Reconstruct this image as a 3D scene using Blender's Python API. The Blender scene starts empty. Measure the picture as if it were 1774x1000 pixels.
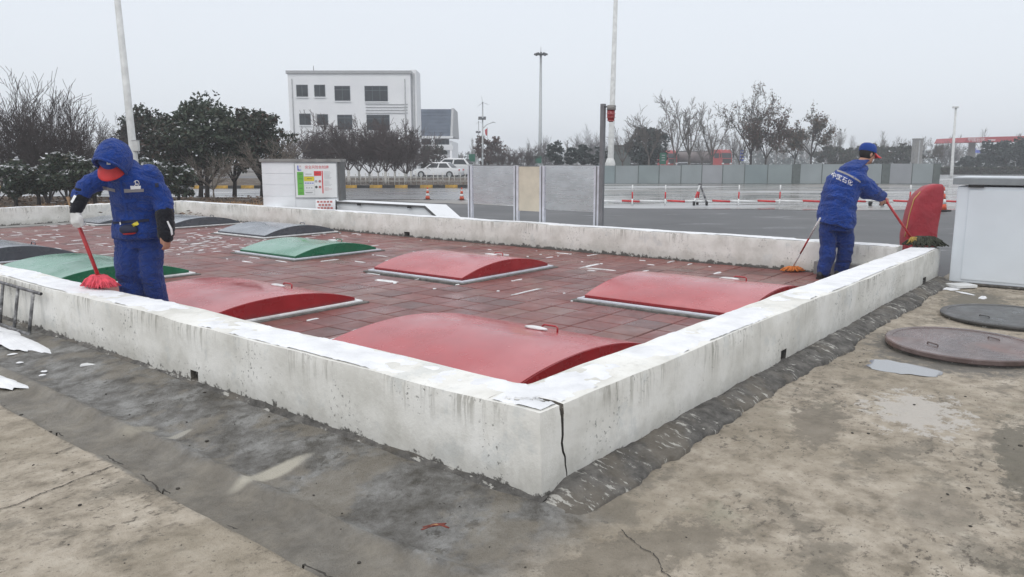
import bpy, bmesh, math, random
import numpy as np
from mathutils import Vector, Matrix
from mathutils.bvhtree import BVHTree

scene = bpy.context.scene
COL = scene.collection
R = math.radians
rnd = random.Random(7)

# ------------------------------------------------------------------ camera
F, HY, CX, CY, CAMH = 1320.0, 280.0, 887.0, 500.0, 1.5
PITCH = math.atan((CY - HY) / F)
cam_d = bpy.data.cameras.new('camera')
cam = bpy.data.objects.new('camera', cam_d)
COL.objects.link(cam)
cam.location = (0, 0, CAMH)
cam.rotation_euler = (math.pi / 2 - PITCH, 0, 0)
cam_d.sensor_width = 36.0
cam_d.lens = 36.0 * F / 1774.0
cam_d.clip_start = 0.05
cam_d.clip_end = 3000
scene.camera = cam

# ------------------------------------------------------------------ sky, sun, exposure
world = bpy.data.worlds.new('World')
scene.world = world
world.use_nodes = True
wt = world.node_tree
wt.nodes.clear()
wo = wt.nodes.new('ShaderNodeOutputWorld')
tc = wt.nodes.new('ShaderNodeTexCoord')
sp = wt.nodes.new('ShaderNodeSeparateXYZ')
wt.links.new(tc.outputs['Generated'], sp.inputs[0])
ramp = wt.nodes.new('ShaderNodeValToRGB')
ramp.color_ramp.elements[0].position = 0.0
ramp.color_ramp.elements[0].color = (0.80, 0.845, 0.90, 1)
ramp.color_ramp.elements[1].position = 1.0
ramp.color_ramp.elements[1].color = (1.12, 1.13, 1.15, 1)
e = ramp.color_ramp.elements.new(0.3)
e.color = (0.82, 0.865, 0.93, 1)
wt.links.new(sp.outputs['Z'], ramp.inputs[0])
bg = wt.nodes.new('ShaderNodeBackground')
bg.inputs[1].default_value = 1.0
wt.links.new(ramp.outputs[0], bg.inputs[0])
sky = wt.nodes.new('ShaderNodeTexSky')
sky.sky_type = 'NISHITA'
sky.sun_disc = False
SUN_EL, SUN_AZ = 50.0, 205.0
sky.sun_elevation = R(SUN_EL)
sky.sun_rotation = R(SUN_AZ)
sky.air_density = 1.0
sky.dust_density = 4.0
bg2 = wt.nodes.new('ShaderNodeBackground')
bg2.inputs[1].default_value = 0.012
wt.links.new(sky.outputs[0], bg2.inputs[0])
ad = wt.nodes.new('ShaderNodeAddShader')
wt.links.new(bg.outputs[0], ad.inputs[0])
wt.links.new(bg2.outputs[0], ad.inputs[1])
wt.links.new(ad.outputs[0], wo.inputs['Surface'])

sun_d = bpy.data.lights.new('sun', 'SUN')
sun_d.energy = 0.7
sun_d.angle = R(30)
sun_d.color = (1.0, 0.97, 0.93)
sun = bpy.data.objects.new('sun', sun_d)
COL.objects.link(sun)
sun.rotation_euler = (R(90 - SUN_EL), 0, R(180 - SUN_AZ))

scene.view_settings.view_transform = 'Standard'
scene.view_settings.look = 'None'
scene.view_settings.exposure = 0.0
scene.view_settings.gamma = 1.0
scene.cycles.max_bounces = 8
scene.cycles.volume_bounces = 1
scene.cycles.transparent_max_bounces = 8
scene.cycles.use_denoising = True

# ------------------------------------------------------------------ measuring the place
_c, _s = math.cos(PITCH), math.sin(PITCH)
def ray(x, y):
    a = (x - CX) / F; b = (CY - y) / F
    return np.array([a, _c + b * _s, -_s + b * _c])
def gp(x, y, z=0.0):
    d = ray(x, y); t = (z - CAMH) / d[2]
    return Vector((d[0] * t, d[1] * t, z))
def at(x, y, Y):
    d = ray(x, y); t = Y / d[1]
    return Vector((d[0] * t, Y, CAMH + d[2] * t))
def hz(y, Y):
    return at(CX, y, Y).z
A2 = np.array([1073., 1338.]); A2 /= np.hypot(*A2)          # along the yard's long side to the right
B2 = np.array([-A2[1], A2[0]])
O2 = np.array(gp(937, 872)[:2])                              # outer foot of the near wall corner
def W(u, v, z=0.0):
    p = O2 + A2 * u + B2 * v
    return Vector((p[0], p[1], z))
def UV(p):
    d = np.array([p[0], p[1]]) - O2
    return float(d @ A2), float(d @ B2)
ANG = math.atan2(A2[1], A2[0])
def on_u(px, u0, z=0.0):
    d = ray(px, 340)[:2]
    t = (u0 + float(O2 @ A2)) / float(d @ A2)
    return Vector((d[0] * t, d[1] * t, z))
CU, CV = UV((0, 0))

# ------------------------------------------------------------------ numpy noise
_rs = np.random.RandomState(3)
_T = _rs.rand(256, 256)
def vnoise(x, y):
    x = np.asarray(x, float); y = np.asarray(y, float)
    xi = np.floor(x).astype(int); yi = np.floor(y).astype(int)
    fx = x - xi; fy = y - yi
    fx = fx * fx * (3 - 2 * fx); fy = fy * fy * (3 - 2 * fy)
    g = lambda a, b: _T[a & 255, b & 255]
    return (g(xi, yi) * (1 - fx) * (1 - fy) + g(xi + 1, yi) * fx * (1 - fy)
            + g(xi, yi + 1) * (1 - fx) * fy + g(xi + 1, yi + 1) * fx * fy)
def fbm(x, y, o=4):
    x = np.asarray(x, float); y = np.asarray(y, float)
    s = 0; a = .5; t = 0
    for i in range(o):
        s = s + a * vnoise(x * 2 ** i + 17.3 * i, y * 2 ** i + 9.1 * i); t += a; a *= .5
    return s / t

# ------------------------------------------------------------------ materials
class N:
    def __init__(s, name):
        s.m = bpy.data.materials.new(name); s.m.use_nodes = True
        s.t = s.m.node_tree; s.t.nodes.clear()
        s.out = s.t.nodes.new('ShaderNodeOutputMaterial')
        s.p = s.t.nodes.new('ShaderNodeBsdfPrincipled')
        s.t.links.new(s.p.outputs[0], s.out.inputs['Surface'])
        s._c = None
    def n(s, ty, **k):
        o = s.t.nodes.new(ty)
        for a, b in k.items(): setattr(o, a, b)
        return o
    def put(s, sock, v):
        if isinstance(v, bpy.types.NodeSocket): s.t.links.new(v, sock)
        elif isinstance(v, (tuple, list)) and len(v) == 3 and sock.type == 'RGBA': sock.default_value = (*v, 1)
        else: sock.default_value = v
    def set(s, **k):
        nm = dict(col='Base Color', rough='Roughness', metal='Metallic', spec='Specular IOR Level', normal='Normal', alpha='Alpha', trans='Transmission Weight', coat='Coat Weight', sheen='Sheen Weight', emit='Emission Color', estr='Emission Strength')
        for a, b in k.items(): s.put(s.p.inputs[nm[a]], b)
        return s
    @property
    def obj(s):
        if s._c is None: s._c = s.n('ShaderNodeTexCoord')
        return s._c.outputs['Object']
    def pos(s):
        return s.n('ShaderNodeNewGeometry').outputs['Position']
    def scl(s, v, sc, loc=(0, 0, 0)):
        m = s.n('ShaderNodeMapping'); s.put(m.inputs[0], v); m.inputs['Scale'].default_value = sc; m.inputs['Location'].default_value = loc
        return m.outputs[0]
    def noise(s, scale, detail=4, rough=.55, vec=None, dist=0.0):
        o = s.n('ShaderNodeTexNoise'); s.put(o.inputs['Vector'], vec if vec is not None else s.obj)
        o.inputs['Scale'].default_value = scale; o.inputs['Detail'].default_value = detail
        o.inputs['Roughness'].default_value = rough; o.inputs['Distortion'].default_value = dist
        return o.outputs[0]
    def vor(s, scale, vec=None, feature='F1', out='Distance'):
        o = s.n('ShaderNodeTexVoronoi', feature=feature); s.put(o.inputs['Vector'], vec if vec is not None else s.obj)
        o.inputs['Scale'].default_value = scale
        return o.outputs[out]
    def step(s, v, a, b):
        o = s.n('ShaderNodeMapRange', interpolation_type='SMOOTHSTEP'); s.put(o.inputs[0], v)
        o.inputs[1].default_value = a; o.inputs[2].default_value = b
        return o.outputs[0]
    def ramp(s, v, stops):
        o = s.n('ShaderNodeValToRGB'); s.put(o.inputs[0], v); r = o.color_ramp
        while len(r.elements) < len(stops): r.elements.new(.5)
        for el, (p, c) in zip(r.elements, stops): el.position = p; el.color = (*c, 1)
        return o.outputs[0]
    def mix(s, f, a, b, mode='MIX'):
        o = s.n('ShaderNodeMix', data_type='RGBA', blend_type=mode)
        s.put(o.inputs[0], f); s.put(o.inputs[6], a); s.put(o.inputs[7], b)
        return o.outputs[2]
    def op(s, o_, a, b=None, c=None):
        o = s.n('ShaderNodeMath', operation=o_); s.put(o.inputs[0], a)
        if b is not None: s.put(o.inputs[1], b)
        if c is not None: s.put(o.inputs[2], c)
        return o.outputs[0]
    def sep(s, v):
        o = s.n('ShaderNodeSeparateXYZ'); s.put(o.inputs[0], v); return o.outputs
    def bump(s, h, strength=.3, dist=.01):
        o = s.n('ShaderNodeBump'); s.put(o.inputs['Height'], h); o.inputs['Strength'].default_value = strength; o.inputs['Distance'].default_value = dist
        s.put(s.p.inputs['Normal'], o.outputs[0]); return s

def simple(name, col, rough=.6, metal=0.0, var=.12, scale=6.0, bump=.0, bscale=40.0, **k):
    m = N(name)
    d = tuple(c * (1 - var * 1.6) for c in col); l = tuple(min(1, c * (1 + var)) for c in col)
    m.set(col=m.ramp(m.noise(scale, 5), [(.3, d), (.7, l)]), rough=rough, metal=metal, **k)
    if bump: m.bump(m.noise(bscale, 4), bump, .01)
    return m.m

M = {}
def build_materials():
    # painted render of the low walls (object coords: u, v, z)
    m = N('wall_paint')
    o = m.obj; x, y, z = m.sep(o)
    n7 = m.noise(7, 7, .68)
    base = m.ramp(m.noise(2.2, 6, .62), [(.36, (.63, .62, .575)), (.5, (.76, .752, .71)), (.64, (.83, .825, .79))])
    area = m.noise(1.7, 4, .55, m.scl(o, (1, 1, .35)))
    st = m.noise(1.0, 6, .68, m.scl(o, (24, 24, 1.3)))
    topz = m.step(m.op('ADD', z, m.op('MULTIPLY', m.noise(5, 4, .6), .42)), .40, .66)
    stm = m.op('MULTIPLY', m.op('MULTIPLY', m.step(st, .49, .60), m.step(area, .44, .58)), topz)
    side = m.op('SUBTRACT', 1.0, m.step(m.sep(m.n('ShaderNodeNewGeometry').outputs['Normal'])[2], .5, .8))
    stm = m.op('MULTIPLY', stm, side)
    c = m.mix(m.op('MULTIPLY', stm, .6), base, (.21, .2, .165))
    c = m.mix(m.op('MULTIPLY', m.step(n7, .53, .68), .3), c, (.5, .485, .435))
    c = m.mix(m.op('MULTIPLY', m.step(m.noise(3.0, 6, .7, m.scl(o, (1, 1, 1), (3, 8, 1))), .55, .64), .35), c, (.52, .55, .55))
    spk = m.op('MULTIPLY', m.step(m.noise(34, 5, .72), .585, .63), m.step(m.noise(2.6, 4, .6, m.scl(o, (1, 1, 1), (5, 1, 2))), .5, .6))
    c = m.mix(m.op('MULTIPLY', spk, m.op('ADD', .2, m.op('MULTIPLY', side, .6))), c, (.13, .13, .12))
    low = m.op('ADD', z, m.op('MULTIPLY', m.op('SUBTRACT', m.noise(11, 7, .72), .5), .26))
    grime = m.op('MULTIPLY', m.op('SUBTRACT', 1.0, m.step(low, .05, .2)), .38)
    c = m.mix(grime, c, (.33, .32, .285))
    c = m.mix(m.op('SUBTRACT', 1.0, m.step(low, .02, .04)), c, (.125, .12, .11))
    m.set(col=c, rough=.8, spec=.25)
    m.bump(m.op('ADD', m.op('ADD', n7, m.op('MULTIPLY', m.noise(60, 3), .2)), m.op('MULTIPLY', m.noise(20, 4, .6), .3)), .3, .02)
    M['wall'] = m.m
    # near yard: weathered tan concrete, dark wet apron by the wall
    m = N('yard_concrete')
    o = m.obj; x, y, z = m.sep(o)
    n1 = m.noise(.9, 7, .6); n2 = m.noise(5.5, 7, .68); n3 = m.noise(38, 5, .7)
    tan = m.ramp(n2, [(.33, (.2, .17, .128)), (.45, (.34, .294, .232)), (.54, (.425, .37, .298)), (.68, (.53, .475, .395))])
    tan = m.mix(m.op('MULTIPLY', m.step(n1, .48, .62), .42), tan, (.255, .218, .16))
    tan = m.mix(m.op('MULTIPLY', m.step(m.noise(2.3, 6, .7, m.scl(o, (1, 1, 1), (7, 3, 0))), .53, .62), .6), tan, (.165, .148, .118))
    tan = m.mix(m.op('MULTIPLY', m.step(m.noise(14, 8, .75, m.scl(o, (1, 1.6, 1), (2, 5, 0))), .55, .60), m.op('MULTIPLY', m.step(m.noise(1.15, 5, .6, m.scl(o, (1, 1, 1), (11, 4, 0))), .44, .6), .85)), tan, (.105, .09, .072))
    tan = m.mix(m.op('MULTIPLY', m.step(n3, .58, .66), .6), tan, (.10, .09, .075))
    tan = m.mix(m.op('MULTIPLY', m.step(m.noise(1.7, 5, .6, m.scl(o, (1, 1, 1), (1, 9, 0))), .6, .75), .5), tan, (.25, .26, .19))
    wet = m.ramp(m.noise(3.4, 8, .74), [(.37, (.07, .064, .054)), (.49, (.15, .145, .135)), (.62, (.27, .268, .258))])
    wet = m.mix(m.op('MULTIPLY', m.step(m.noise(9, 8, .75, m.scl(o, (1, 1, 1), (4, 2, 0))), .54, .61), .75), wet, (.07, .065, .055))
    wet = m.mix(m.op('MULTIPLY', m.step(m.noise(2.2, 6, .66, m.scl(o, (1, 1, 1), (8, 2, 0))), .5, .6), .6), wet, (.225, .2, .16))
    wob = m.op('MULTIPLY', m.op('SUBTRACT', m.noise(2.0, 6, .65), .5), .5)
    aL = m.op('MULTIPLY', m.step(m.op('ADD', x, m.op('MULTIPLY', wob, .22)), -1.0, -.955), m.op('SUBTRACT', 1.0, m.step(m.op('ADD', x, wob), .0, .25)))
    yv = m.op('ADD', y, m.op('MULTIPLY', wob, .8))
    aL = m.op('MULTIPLY', aL, m.step(yv, -.45, -.05))
    near = m.op('SUBTRACT', 1.0, m.step(m.op('ADD', m.op('MULTIPLY', y, -1.0), wob), .2, .62))     # damp margin along the right wall
    aR = m.op('MULTIPLY', m.op('MULTIPLY', near, .12), m.step(x, -.3, .1))
    msk = m.op('MAXIMUM', aL, aR)
    c = m.mix(msk, tan, wet)
    gut = m.op('MULTIPLY', m.op('MULTIPLY', aL, m.op('SUBTRACT', 1.0, m.step(m.op('ADD', x, m.op('MULTIPLY', wob, .3)), -.66, -.6))), .75)
    gcol = m.ramp(m.noise(4.5, 7, .7), [(.3, (.12, .108, .088)), (.5, (.2, .18, .148)), (.7, (.3, .27, .22))])
    c = m.mix(gut, c, gcol)
    # dust scuffs and limewash patch, each with its own outline
    BN = m.op('SUBTRACT', m.noise(9, 7, .78), .5)
    def blob(c_, u0, v0, ru, rv, rot, col, amt, edge=.35, sc=7, a=.7, soft=.3):
        cr, sr = math.cos(rot), math.sin(rot)
        du = m.op('SUBTRACT', x, u0); dv = m.op('SUBTRACT', y, v0)
        p = m.op('DIVIDE', m.op('ADD', m.op('MULTIPLY', du, cr), m.op('MULTIPLY', dv, sr)), ru)
        q = m.op('DIVIDE', m.op('SUBTRACT', m.op('MULTIPLY', dv, cr), m.op('MULTIPLY', du, sr)), rv)
        r2 = m.op('SQRT', m.op('ADD', m.op('MULTIPLY', p, p), m.op('MULTIPLY', q, q)))
        r2 = m.op('ADD', r2, m.op('MULTIPLY', BN, edge * 6))
        return m.mix(m.op('MULTIPLY', m.op('SUBTRACT', 1.0, m.step(r2, a, a + soft)), amt), c_, col)
    c = blob(c, -.5, 1.31, .24, .065, 0, (.46, .43, .36), .9, .12, 8, .6, .6)
    c = blob(c, -.52, 2.2, .1, .03, .2, (.4, .38, .33), .8, .12, 9, .6, .6)
    c = blob(c, -.62, 2.45, .1, .1, .2, (.36, .33, .27), .7, .2, 9, .6, .6)
    c = blob(c, 2.5, -1.02, .44, .3, .3, (.52, .49, .45), .85, .8, 12, .7, .2)
    c = blob(c, 1.9, -.62, .5, .16, .2, (.17, .15, .12), .7, .45, 6)
    c = blob(c, 2.0, -1.6, .8, .13, .15, (.13, .12, .095), .8, .5, 7)
    c = blob(c, 1.2, -1.9, .7, .14, -.3, (.15, .135, .105), .75, .5, 7)
    c = blob(c, 1.05, -1.38, .26, .16, .1, (.24, .21, .17), .5, .3, 9, .8, .3)
    c = blob(c, -.1, -.55, .6, .18, -.4, (.17, .15, .12), .6, .5, 8)
    c = blob(c, 4.4, -.95, .95, .74, .1, (.13, .125, .115), .85, .2, 5)
    c = blob(c, 6.9, -.75, 1.0, .35, .1, (.16, .15, .125), .8, .45, 5)
    rg = m.op('SUBTRACT', .78, m.op('MULTIPLY', msk, .24))
    rg = m.op('ADD', rg, m.op('MULTIPLY', m.op('SUBTRACT', n2, .5), .5))
    m.set(col=c, rough=rg, spec=.35)
    m.bump(m.op('ADD', m.op('ADD', m.op('MULTIPLY', n2, .7), m.noise(22, 6, .7)), m.op('MULTIPLY', m.noise(120, 2), .5)), .9, .014)
    M['yard'] = m.m
    m = N('mortar')
    o = m.obj
    c = m.ramp(m.noise(9, 8, .72), [(.36, (.06, .057, .052)), (.5, (.115, .11, .103)), (.64, (.19, .182, .168))])
    c = m.mix(m.op('MULTIPLY', m.step(m.noise(1.6, 5, .6), .5, .62), .5), c, (.2, .175, .14))
    drip = m.op('MULTIPLY', m.step(m.noise(1.0, 6, .7, m.scl(o, (30, 9, 9))), .575, .60), m.step(m.noise(3.1, 5, .65), .45, .51))
    c = m.mix(m.op('MULTIPLY', drip, .8), c, (.55, .54, .5))
    m.set(col=c, rough=.75, spec=.3).bump(m.op('ADD', m.noise(24, 7, .72), m.op('MULTIPLY', m.noise(1.0, 5, .6, m.scl(o, (60, 6, 6))), .5)), .9, .02)
    M['mortar'] = m.m
    # asphalt and lot
    m = N('asphalt')
    n1 = m.noise(.35, 6, .6, m.pos()); n2 = m.noise(3, 6, .7, m.pos()); n3 = m.noise(60, 3, .7, m.pos())
    c = m.ramp(n1, [(.3, (.072, .074, .078)), (.55, (.098, .1, .104)), (.75, (.135, .135, .138))])
    c = m.mix(m.op('MULTIPLY', m.step(n2, .6, .72), .3), c, (.19, .185, .175))
    c = m.mix(m.op('MULTIPLY', m.step(n3, .6, .7), .4), c, (.16, .16, .16))
    sn = m.noise(1.0, 5, .6, m.scl(m.pos(), (.35, 1.5, 1)))
    m.set(col=c, rough=m.op('SUBTRACT', .62, m.op('MULTIPLY', m.step(sn, .6, .7), .42)), spec=.4).bump(n3, .4, .006)
    M['asphalt'] = m.m
    m = N('wet_lot')
    n1 = m.noise(1.0, 6, .6, m.scl(m.pos(), (.07, .3, 1))); n2 = m.noise(1.0, 6, .65, m.scl(m.pos(), (.25, 1.2, 1)))
    c = m.ramp(n2, [(.3, (.12, .115, .11)), (.5, (.2, .19, .175)), (.7, (.3, .28, .25))])
    c = m.mix(m.step(n1, .54, .62), c, (.4, .41, .42))
    m.set(col=c, rough=m.ramp(n1, [(.36, (.6, .6, .6)), (.5, (.08, .08, .08)), (.6, (.45, .45, .45))]), spec=.6)
    M['lot'] = m.m
    m = N('road_wet')
    n2 = m.noise(1.0, 6, .65, m.scl(m.pos(), (.15, .8, 1)))
    m.set(col=m.ramp(n2, [(.3, (.12, .12, .125)), (.5, (.18, .18, .185)), (.7, (.3, .3, .31))]), rough=m.ramp(n2, [(.35, (.5, .5, .5)), (.6, (.15, .15, .15))]), spec=.5)
    M['road'] = m.m
    m = N('soil')
    n = m.noise(2.5, 7, .7, m.pos())
    c = m.ramp(n, [(.3, (.035, .026, .018)), (.55, (.09, .065, .042)), (.75, (.17, .125, .08))])
    c = m.mix(m.op('MULTIPLY', m.step(m.noise(.8, 6, .7, m.pos()), .56, .66), .7), c, (.55, .55, .56))
    m.set(col=c, rough=.95).bump(m.noise(14, 5, .7, m.pos()), .8, .05)
    M['soil'] = m.m
    m = N('far_ground')
    n = m.noise(.12, 7, .7, m.pos())
    m.set(col=m.ramp(n, [(.3, (.09, .085, .075)), (.55, (.16, .15, .135)), (.75, (.4, .4, .4))]), rough=.9)
    M['field'] = m.m
    # rubber tiles
    for i, c0 in enumerate([(.18, .05, .042), (.2, .062, .052), (.155, .047, .04), (.12, .043, .036), (.19, .08, .066)]):
        m = N('rubber_tile_%d' % i)
        v = m.pos()
        d = tuple(q * .7 for q in c0); l = tuple(q * 1.25 for q in c0)
        c = m.ramp(m.noise(7, 6, .65, v), [(.3, d), (.7, l)])
        c = m.mix(m.op('MULTIPLY', m.step(m.noise(1.1, 6, .65, v), .52, .68), .4), c, (.26, .14, .12))
        c = m.mix(m.op('MULTIPLY', m.step(m.noise(2.3, 6, .7, v), .62, .72), .45), c, (.06, .045, .03))
        m.set(col=c, rough=m.ramp(m.noise(1.4, 5, .6, v), [(.36, (.24, .24, .24)), (.62, (.55, .55, .55))]), spec=.6).bump(m.noise(160, 3, .7, v), .3, .004)
        M['tile%d' % i] = m.m
    M['grout'] = simple('joint_dirt', (.02, .010, .009), .9)
    # gloss paint of the hatch covers with sky reflection painted on as pale film
    def cover_paint(name, c0, sky_tint, tint_amt, seed):
        m = N(name)
        o = m.obj; x, y, z = m.sep(o)
        c = m.ramp(m.noise(3.5, 6, .6, m.scl(o, (1, 1, 1), (seed, 0, 0))), [(.3, tuple(q * .82 for q in c0)), (.7, tuple(q * 1.12 for q in c0))])
        nz = m.sep(m.n('ShaderNodeNewGeometry').outputs['Normal'])[2]
        up = m.step(nz, .6, .9)
        fl = m.noise(.9, 5, .5, m.scl(o, (.7, .9, 1), (seed * 3.1, 2, 0)), .4)
        fm = m.op('MULTIPLY', m.op('MULTIPLY', m.op('ADD', .45, m.op('MULTIPLY', m.step(fl, .36, .6), .55)), up), tint_amt)
        c = m.mix(fm, c, sky_tint)
        c = m.mix(m.op('MULTIPLY', m.step(m.noise(45, 4, .7, m.scl(o, (1, 1, 1), (seed, 5, 0))), .68, .74), .35), c, tuple(q * .5 for q in c0))
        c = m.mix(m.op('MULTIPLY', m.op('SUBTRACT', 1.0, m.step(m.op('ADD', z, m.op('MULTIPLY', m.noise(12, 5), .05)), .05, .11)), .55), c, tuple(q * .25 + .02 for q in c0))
        m.set(col=c, rough=m.ramp(m.noise(2.5, 6, .6, o), [(.36, (.12, .12, .12)), (.62, (.3, .3, .3))]), spec=.55)
        m.bump(m.noise(2.6, 4, .5, o), .12, .03)
        return m.m
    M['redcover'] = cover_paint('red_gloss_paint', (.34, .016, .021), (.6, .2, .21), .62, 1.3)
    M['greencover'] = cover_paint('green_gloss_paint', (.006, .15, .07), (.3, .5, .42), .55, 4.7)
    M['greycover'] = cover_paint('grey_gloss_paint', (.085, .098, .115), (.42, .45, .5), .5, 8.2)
    M['curb'] = simple('hatch_curb_mortar', (.15, .145, .135), .8, var=.3, scale=14, bump=.4)
    m = N('snow')
    m.set(col=m.ramp(m.noise(5, 5, .6, m.pos()), [(.3, (.72, .73, .75)), (.6, (.86, .87, .89))]), rough=.7, spec=.2).bump(m.noise(55, 4, .7, m.pos()), .5, .01)
    M['snow'] = m.m
    m = N('slush')
    m.set(col=m.ramp(m.noise(9, 5, .6, m.pos()), [(.35, (.6, .6, .6)), (.6, (.8, .81, .82))]), rough=.6).bump(m.noise(70, 4, .7, m.pos()), .5, .01)
    M['slush'] = m.m
    # cloth
    def cloth(name, col, s=1.0):
        m = N(name)
        o = m.obj
        f = m.noise(1.0, 5, .6, m.scl(o, (10, 10, 13)), 2.2)
        c = m.ramp(m.noise(5, 6, .6), [(.3, tuple(q * .72 for q in col)), (.7, tuple(q * 1.18 for q in col))])
        m.set(col=c, rough=.75, spec=.2, sheen=.15)
        m.bump(m.op('ADD', f, m.op('MULTIPLY', m.noise(18, 5, .6), .35)), .95 * s, .055)
        return m.m
    M['blue'] = cloth('blue_work_cloth', (.011, .055, .30))
    M['bluetr'] = cloth('blue_trouser_cloth', (.012, .045, .235))
    M['bluecap'] = cloth('blue_cap_cloth', (.01, .05, .27), .3)
    M['black'] = cloth('black_oversleeve_cloth', (.009, .01, .016), .5)
    M['navy'] = simple('dark_navy_webbing', (.012, .018, .05), .7)
    M['visor'] = simple('red_visor_cloth', (.56, .03, .032), .6, scale=14)
    M['glove'] = simple('white_knit_glove', (.74, .74, .73), .9, bump=.6, bscale=60)
    M['shoe'] = simple('black_shoe', (.012, .012, .014), .5)
    M['reflect'] = simple('reflective_tape', (.27, .26, .27), .35, .2)
    M['white'] = simple('white_print', (.82, .83, .84), .6, var=.03)
    m = N('skin'); m.set(col=m.ramp(m.noise(12, 4), [(.3, (.40, .21, .145)), (.7, (.5, .28, .2))]), rough=.55, spec=.35); M['skin'] = m.m
    M['hair'] = simple('black_hair', (.012, .01, .01), .6)
    M['eye'] = simple('eye_dark', (.02, .015, .012), .25, var=0)
    M['eyewhite'] = simple('eye_white', (.7, .7, .68), .3, var=0)
    M['lip'] = simple('lip_skin', (.36, .13, .11), .5)
    M['wood'] = simple('worn_wood', (.32, .2, .11), .7, var=.3, scale=18)
    M['redpole'] = simple('red_plastic_pole', (.48, .035, .04), .35, var=.25, scale=16)
    M['pinkyarn'] = simple('pink_red_yarn', (.8, .1, .14), .9, var=.25, scale=30, bump=.5, bscale=90)
    M['orangeyarn'] = simple('orange_yarn', (.62, .19, .04), .9, var=.25, scale=30, bump=.5, bscale=90)
    M['rag'] = simple('dirty_green_rag', (.05, .055, .038), .95, var=.5, scale=22, bump=.5, bscale=80)
    M['ragyellow'] = simple('yellow_rag', (.4, .27, .07), .95, var=.3, scale=22)
    # metal, sheet, plastic
    M['steel'] = simple('dull_steel_pipe', (.2, .2, .21), .5, .6, var=.4, scale=24, bump=.3)
    m = N('old_pipe')
    c = m.ramp(m.noise(14, 6, .7), [(.35, (.06, .06, .06)), (.5, (.16, .16, .165)), (.62, (.3, .3, .3)), (.7, (.6, .6, .6))])
    m.set(col=c, rough=.6, metal=.2).bump(m.noise(60, 3), .4, .005); M['pipe'] = m.m
    m = N('stainless_sheet')
    n = m.noise(1.0, 6, .6, m.scl(m.obj, (.8, .8, 22)))
    m.set(col=m.ramp(m.noise(2.2, 5, .6), [(.3, (.62, .63, .65)), (.7, (.76, .77, .79))]), rough=m.op('ADD', .2, m.op('MULTIPLY', n, .16)), metal=1.0)
    m.bump(m.noise(1.6, 3, .5), .18, .05); M['sheet'] = m.m
    M['cream'] = simple('cream_board', (.62, .57, .46), .6, var=.1, scale=3)
    M['postwhite'] = simple('white_post_paint', (.6, .62, .68), .5, var=.1, scale=9)
    M['postgrey'] = simple('grey_steel_post', (.2, .205, .215), .5, .4)
    m = N('alarm_red'); m.set(col=(.25, .025, .03), rough=.2, spec=.5); M['alarm'] = m.m
    M['cabinet'] = simple('white_cabinet_paint', (.68, .73, .78), .4, var=.05, scale=1.3, bump=.06, bscale=3)
    M['cabtop'] = simple('grey_cabinet_lid', (.24, .26, .275), .5, var=.1)
    M['cabtop2'] = simple('pale_lid_top', (.62, .66, .7), .4, var=.06)
    m = N('red_cover_cloth')
    m.set(col=m.ramp(m.noise(4, 5, .6), [(.3, (.27, .016, .028)), (.7, (.4, .026, .042))]), rough=.55, sheen=.1).bump(m.noise(7, 5, .6), .6, .04); M['redcloth'] = m.m
    M['gold'] = simple('yellow_piping', (.5, .34, .1), .6)
    M['panelwhite'] = simple('white_panel', (.8, .82, .84), .45, var=.04, scale=2)
    M['signwhite'] = simple('sign_white', (.76, .77, .77), .4, var=.02)
    M['signgreen'] = simple('sign_green', (.13, .43, .06), .4, var=.05)
    M['signyellow'] = simple('sign_yellow', (.68, .57, .03), .4, var=.05)
    M['signred'] = simple('sign_red', (.66, .04, .05), .4, var=.05)
    M['signblue'] = simple('sign_blue', (.1, .14, .55), .4, var=.05)
    M['signgrey'] = simple('sign_line_grey', (.4, .41, .42), .5, var=.05)
    M['signtext'] = simple('sign_text_dark', (.07, .08, .08), .5, var=.05)
    M['darkframe'] = simple('dark_grey_frame', (.11, .11, .11), .5, .2)
    M['scrapred'] = simple('red_scrap', (.2, .045, .03), .8, var=.4, scale=40)
    M['rustred'] = simple('worn_red_print', (.5, .16, .15), .6, var=.3, scale=30)
    M['barred'] = simple('barrier_red', (.58, .025, .03), .45, var=.12, scale=5)
    M['barwhite'] = simple('barrier_white', (.74, .75, .75), .45, var=.1, scale=5)
    M['cone'] = simple('cone_orange_red', (.6, .085, .03), .5, var=.15, scale=10)
    M['rubber'] = simple('black_rubber', (.018, .018, .019), .75)
    m = N('cast_iron_lid')
    o = m.obj
    ring = m.op('SINE', m.op('MULTIPLY', m.op('SQRT', m.op('ADD', m.op('POWER', m.sep(o)[0], 2.0), m.op('POWER', m.sep(o)[1], 2.0))), 150.0))
    c = m.ramp(m.noise(4, 7, .65), [(.3, (.07, .045, .042)), (.5, (.13, .095, .09)), (.7, (.2, .155, .15))])
    c = m.mix(m.op('MULTIPLY', m.step(m.noise(1.6, 5, .6), .53, .7), .6), c, (.22, .11, .09))
    m.set(col=c, rough=m.ramp(m.noise(2.4, 6, .65), [(.36, (.1, .1, .1)), (.62, (.4, .4, .4))]), spec=.6)
    m.bump(m.op('ADD', m.op('MULTIPLY', ring, .12), m.noise(9, 6, .7)), .35, .01); M['lid'] = m.m
    m = N('dark_lid')
    m.set(col=m.ramp(m.noise(3, 7, .65), [(.3, (.05, .05, .048)), (.55, (.09, .09, .09)), (.75, (.15, .145, .14))]), rough=m.ramp(m.noise(2.4, 6, .65), [(.35, (.2, .2, .2)), (.65, (.55, .55, .55))]), spec=.5).bump(m.noise(14, 6, .7), .3, .01)
    M['lid2'] = m.m
    m = N('puddle_water'); m.set(col=(.3, .31, .32), rough=.04, spec=.6); M['puddle'] = m.m
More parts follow.
